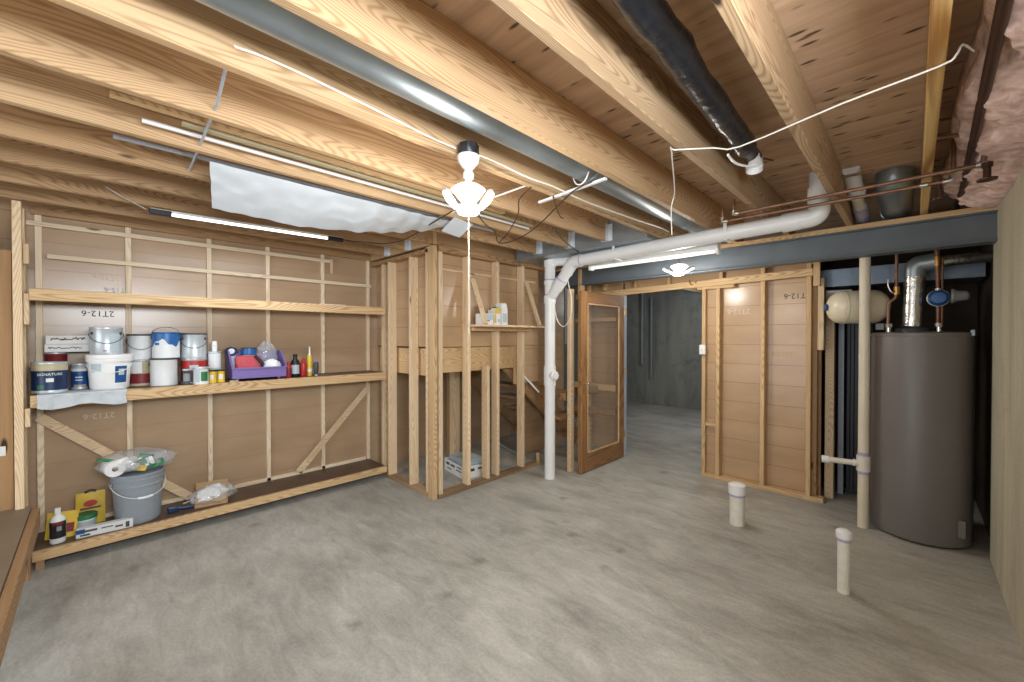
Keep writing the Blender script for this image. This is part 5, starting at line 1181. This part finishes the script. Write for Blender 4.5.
# ------------------------------------------------------------------ lamps, cables and stored rods
def lobed_lamp(label, x, y, z, rot, box, tilt=-52, wings=4):
    q = thing('lobed_lamp', label, 'lamp', (x, y, z))
    if box:
        zb = 2.372 - z
        bx_ = MB(); bx_.lathe([(0, zb + .052), (.050, zb + .052), (.050, zb + .004), (.047, zb), (0, zb)], (x, y, z), 8); bx_.build('ceiling_box', M['black'], q)
        bx_ = MB(); bx_.box(x - .052, x - .045, y - .02, y + .02, z + zb + .005, z + zb + .05); bx_.build('mounting_ear', M['black'], q)
        s = MB(); s.lathe([(.052, zb), (.054, zb - .008), (.048, zb - .03), (.028, zb - .055), (.022, zb - .06), (0, zb - .06)], (x, y, z), 30); s.build('lampholder', M['white'], q)
        s = MB(); s.lathe([(.020, zb - .06), (.020, zb - .075), (.026, zb - .08), (.026, zb - .105), (.017, zb - .112), (.017, .012)], (x, y, z), 24); s.build('screw_base', M['white'], q)
    else:
        s = MB(); s.lathe([(.014, .11), (.016, .09), (.016, .05), (.022, .04), (.022, .012)], (x, y, z), 20); s.build('screw_base', M['grey'], q)
    s = MB(); s.lathe([(0, .016), (.034, .014), (.052, .004), (.056, -.016), (.054, -.024)], (x, y, z), 30); s.build('hub', M['white'], q)
    s = MB(); s.lathe([(.054, -.024), (.048, -.032), (.025, -.037), (0, -.037)], (x, y, z), 30); s.build('hub_lens', M['lens'], q)
    for a in range(wings):
        ang = rot + a * 2 * PI / wings
        T = Matrix.Translation((x, y, z)) @ Matrix.Rotation(ang, 4, 'Z') @ Matrix.Translation((.05, 0, -.012)) @ Matrix.Rotation(R(tilt), 4, 'Y')
        poly = [(.004, -.022), (.004, .022)] + [(.004 + .105 * math.cos(t), .108 * math.sin(t)) for t in [R(48 - 96 * i / 14) for i in range(15)]]
        w = MB(); w.prism(poly, -.004, .010, 0, T); wo = w.build('wing', M['white'], q, bevel=.002)
        poly2 = [(.012, -.018), (.012, .018)] + [(.008 + .095 * math.cos(t), .099 * math.sin(t)) for t in [R(46 - 92 * i / 14) for i in range(15)]]
        w = MB(); w.prism(poly2, -.011, -.004, 0, T); w.build('wing_lens', M['lens'], wo)
    return q
lobed_lamp('near white lamp with folded lobes under a black ceiling box', -1.505, 1.245, 2.135, R(-40), True)
q2 = lobed_lamp('far white lobed lamp hanging in front of the steel beam', -1.585, 3.86, 2.135, R(-62), False, -34, 3)
MB().tube([(-1.585, 3.86, 2.24), (-1.585, 3.86, 2.35)], .004, 8).build('cord', M['dark_grey'], q2)
MB().tube([(-1.62, 3.85, 2.165), (-1.585, 3.86, 2.25), (-1.55, 3.87, 2.165)], .003, 6).build('wire_yoke', M['dark_grey'], q2)
o = MB().tube([(-1.505, 1.245, 2.099), (-1.505, 1.246, 1.9), (-1.503, 1.246, 1.70), (-1.505, 1.247, 1.53)], .0013, 8).build('pull_string', M['cable']); tag(o, 'white pull string hanging from the near lamp', 'string')
# led strip
q = thing('led_strip_light', 'long lit LED strip light with black ends over the shelves', 'strip light', (-3.53, .88, 2.33))
P0, P1 = Vector((-3.585, .268, 2.345)), Vector((-3.485, 1.492, 2.345)); dv = (P1 - P0).normalized()
MB().beam(P0 + Vector((0, 0, .012)), P1 + Vector((0, 0, .012)), .035, .016).build('housing', M['white'], q)
MB().tube([P0 + dv * .11, P1 - dv * .12], .012, 14).build('tube', M['led'], q)
MB().beam(P0 - dv * .005, P0 + dv * .11, .042, .036).build('end_cap', M['black'], q, bevel=.004)
MB().beam(P1 - dv * .12, P1 + dv * .005, .042, .036).build('end_cap', M['black'], q, bevel=.004)
for t in (.15, .85):
    p = P0 + (P1 - P0) * t; MB().tube([p + Vector((0, 0, .02)), Vector((p.x, p.y, JZ + .02 if t < .5 else JZ + .02))], .002, 6).build('hang_wire', M['grey'], q)
o = MB().tube(smooth_path([(-3.50, .06, 2.43), (-3.52, .13, 2.395), (-3.555, .19, 2.375), (-3.575, .25, 2.35)]), .0035, 8).build('chain', M['can_metal']); tag(o, 'small chain hanging to the left end of the LED strip', 'chain')
# fluorescent under drain
q = thing('fluorescent_fixture', 'white tube light fixture mounted below the white drain', 'fixture', (-1.78, 3.62, 2.22))
MB().box(-2.40, -1.15, 3.58, 3.66, 2.245, 2.29).build('housing', M['white_paint'], q, bevel=.004)
MB().tube([(-2.37, 3.61, 2.228), (-1.18, 3.61, 2.228)], .014, 14).build('tube', M['tube_lamp'], q)
for x in (-2.395, -1.165): MB().box(x - .008, x + .02, 3.585, 3.65, 2.208, 2.25).build('lampholder', M['white'], q, bevel=.003)
for x in (-2.2, -1.35): MB().tube([(x, 3.62, 2.29), (x, 3.62, JZ if x > -1.6 else 2.352)], .003, 6).build('hanger_wire', M['grey'], q)
# cables
def cable(name, label, pts, r, mat, cat='cable', group=None, n=5):
    o = MB().tube(smooth_path(pts, n), r, 8).build(name, M[mat]); return tag(o, label, cat, group)
cable('power_cable', 'white cable stapled along the lamp joist from the left', [(-1.575, .318, 2.462), (-1.552, .335, 2.447), (-1.551, .40, 2.452), (-1.551, .528, 2.45), (-1.551, .70, 2.44), (-1.551, .89, 2.427), (-1.549, 1.075, 2.412), (-1.54, 1.195, 2.405)], .0042, 'cable')
cable('power_cable', 'white cable from the near lamp along joists to the drain', [(-1.50, 1.30, 2.395), (-1.49, 1.40, 2.39), (-1.475, 1.63, 2.372), (-1.475, 1.84, 2.38), (-1.465, 2.07, 2.366), (-1.48, 2.31, 2.376), (-1.44, 2.78, 2.37), (-1.42, 3.10, 2.376), (-1.42, 3.26, 2.37)], .0042, 'cable')
cable('power_cable', 'pale cable looping from the drain hanger across the right joists', [(-1.05, 2.462, 2.14), (-1.05, 2.45, 2.30), (-1.0, 2.38, 2.37), (-.80, 1.868, 2.374), (-.785, 1.862, 2.374), (-.65, 1.96, 2.372), (-.56, 2.03, 2.372), (-.197, 1.92, 2.372), (.05, 1.87, 2.372), (.088, 1.86, 2.385), (.105, 1.92, 2.44), (.135, 2.01, 2.45)], .0032, 'cable', n=3)
cable('bell_wire', 'brown wire tangle drooping right of the near lamp', [(-1.27, 1.929, 2.375), (-1.394, 1.943, 2.365), (-1.578, 2.041, 2.35), (-2.014, 2.304, 2.33), (-2.382, 2.471, 2.33), (-2.556, 2.453, 2.33), (-2.311, 2.175, 2.33), (-2.199, 1.972, 2.33), (-2.088, 1.809, 2.34)], .0045, 'wire', 'wire')
cable('bell_wire', 'thin brown wire dropping from the lamp joist into the tangle', [(-1.57, 1.76, 2.378), (-1.70, 1.80, 2.345), (-1.90, 2.0, 2.34), (-2.267, 2.273, 2.335), (-2.56, 2.455, 2.33)], .004, 'wire', 'wire')
cable('bell_wire', 'dark wire running from the white sheet end to the LED strip', [(-2.221, 1.694, 2.365), (-2.534, 1.732, 2.345), (-3.076, 1.851, 2.345), (-3.334, 1.807, 2.345), (-3.46, 1.62, 2.35), (-3.485, 1.50, 2.35)], .005, 'wire', 'wire')
cable('bell_wire', 'dark wire dropping from the joists onto the drain top', [(-2.005, 2.53, 2.37), (-2.143, 2.814, 2.35), (-2.283, 3.184, 2.345), (-2.36, 3.36, 2.352)], .005, 'wire', 'wire')
cable('bell_wire', 'looped pale wire under the drain elbow beside the stack', [(-2.76, 3.47, 1.86), (-2.725, 3.48, 1.70), (-2.637, 3.48, 1.63), (-2.552, 3.48, 1.73), (-2.54, 3.48, 1.905), (-2.575, 3.48, 2.06), (-2.585, 3.47, 2.14)], .005, 'cable', 'wire')
cable('bell_wire', 'short brown wire end dangling beside the lamp joist', [(-1.56, 1.95, 2.372), (-1.58, 2.0, 2.33), (-1.62, 2.10, 2.29), (-1.61, 2.12, 2.285)], .004, 'wire', 'wire')
o = MB().tube([(-2.9, .372, 2.411), (-1.9, .338, 2.411), (-1.585, .31, 2.411)], .0055, 12).build('dowel', M['pale_strip']); tag(o, 'left dowel pushed through the joists carrying the stored rods', 'dowel')
o = MB().tube([(-2.9, 1.815, 2.411), (-1.562, 1.787, 2.411)], .0055, 12).build('dowel', M['white_paint']); tag(o, 'right dowel through the joists near the lamp', 'dowel')
zr = 2.4555
def rod(name, label, x0, y0, x1, y1, mat, r=.010, z=zr, flat=None):
    mb = MB()
    if flat: mb.beam((x0, y0, z + flat[1] / 2 - .009), (x1, y1, z + flat[1] / 2 - .009), flat[0], flat[1])
    else: mb.tube([(x0, y0, z), (x1, y1, z)], r, 12)
    return tag(mb.build(name, M[mat]), label, 'rod', 'rods stored on the dowels')
rod('stored_rod', 'white pipe stored between joists left of the lamp', -2.312, .15, -2.30, 2.55, 'pvc', .010, 2.427)
rod('stored_rod', 'grey moulding stored beside the white pipe', -2.215, .27, -2.22, 2.5, 'beige', z=2.426, flat=(.03, .012))
rod('stored_rod', 'tan wooden moulding stored nearest the lamp joist', -2.14, .05, -2.14, 2.1, 'board_y', z=2.426, flat=(.035, .014))
rod('stored_rod', 'pale pipe stored above the white plastic sheet', -2.585, .07, -2.57, 2.4, 'pale_strip', .011, 2.428)
# white plastic sheet
def lerp_keys(keys, v):
    for a, b_ in zip(keys, keys[1:]):
        if v <= b_[0]:
            f = (v - a[0]) / (b_[0] - a[0]); return [p + (q_ - p) * f for p, q_ in zip(a[1:], b_[1:])]
    return list(keys[-1][1:])
def sh(u, v):
    # the lower hem hangs deepest near the left and gathers up to the right
    xb, yb_, zb_ = lerp_keys([(0, -2.75, .462, 2.226), (.33, -2.75, .913, 2.212), (.55, -2.74, 1.197, 2.236), (.77, -2.72, 1.491, 2.272), (.92, -2.66, 1.74, 2.322), (1, -2.56, 1.93, 2.372)], v)
    yt = .405 + 1.50 * v
    x = -2.462 + (xb + 2.462) * u; y = yt + (yb_ - yt) * u; z = 2.378 + (zb_ - 2.378) * u ** .9
    z -= .012 * math.sin(PI * v) * math.sin(PI * u)
    fold = math.sin(v * 52 - u * 6 + 3 * math.sin(v * 7)) * (.15 + .85 * max(0, v - .35) * 1.5) + .7 * noise.noise((u * 4, v * 14, 4))
    x += .028 * fold * math.sin(PI * min(1, u * .8 + .1)); z += .008 * fold * u
    return (x, y, z)
o = MB().sheet(sh, 40, 170, .0015).build('plastic_sheet', M['sheet']); tag(o, 'sagging white plastic sheet hung under the joists', 'plastic sheet')
o = MB().sheet(lambda u, v: (-2.33 - .16 * u, 1.80 + .17 * v, 2.372 - .07 * u - .02 * v), 6, 6, .0015).build('plastic_flap', M['sheet']); tag(o, 'small white plastic flap beside the near lamp', 'plastic sheet')

# ------------------------------------------------------------------ lights
def point(name, loc, power, col, r):
    l = bpy.data.lights.new(name, 'POINT'); l.energy = power; l.color = col; l.shadow_soft_size = r
    o = bpy.data.objects.new(name, l); COL.objects.link(o); o.location = loc; return o
def area(name, loc, rot, sx, sy, power, col):
    l = bpy.data.lights.new(name, 'AREA'); l.shape = 'RECTANGLE'; l.size = sx; l.size_y = sy; l.energy = power; l.color = col
    o = bpy.data.objects.new(name, l); COL.objects.link(o); o.location = loc; o.rotation_euler = rot; return o
point('near_lamp_light', (-1.505, 1.245, 1.99), 17, (1, .96, .90), .10)
point('far_lamp_light', (-1.585, 3.86, 2.03), 13, (1, .95, .88), .08)
area('led_light', (-3.52, .88, 2.31), (0, 0, R(94.7)), 1.0, .03, 9, (.84, .92, 1))
area('fluorescent_light', (-1.78, 3.61, 2.20), (0, 0, 0), 1.2, .03, 5, (1, .96, .88))
area('added_rear_fill', (-1.85, -2.88, 1.05), (R(90), 0, 0), 3.0, 2.0, 42, (.94, .97, 1))  # added fill light at the invented opening behind the camera
area('window_daylight', (.49, .30, 1.96), (0, R(90), 0), .44, 1.42, 68, (.86, .93, 1))
point('back_room_fill', (-2.2, 7.2, 2.2), 32, (.80, .90, 1), .15)  # unseen bulb without a fixture, added to brighten the back room
w = bpy.data.worlds.new('world'); scene.world = w; w.use_nodes = True
w.node_tree.nodes['Background'].inputs[0].default_value = (.75, .85, 1, 1); w.node_tree.nodes['Background'].inputs[1].default_value = .6

scene.view_settings.view_transform = 'Standard'; scene.view_settings.look = 'None'
scene.view_settings.exposure = 0.4; scene.view_settings.gamma = 1.0; scene.view_settings.use_curve_mapping = False
scene.cycles.use_denoising = True
scene.cycles.max_bounces = 10; scene.cycles.diffuse_bounces = 4; scene.cycles.transparent_max_bounces = 16
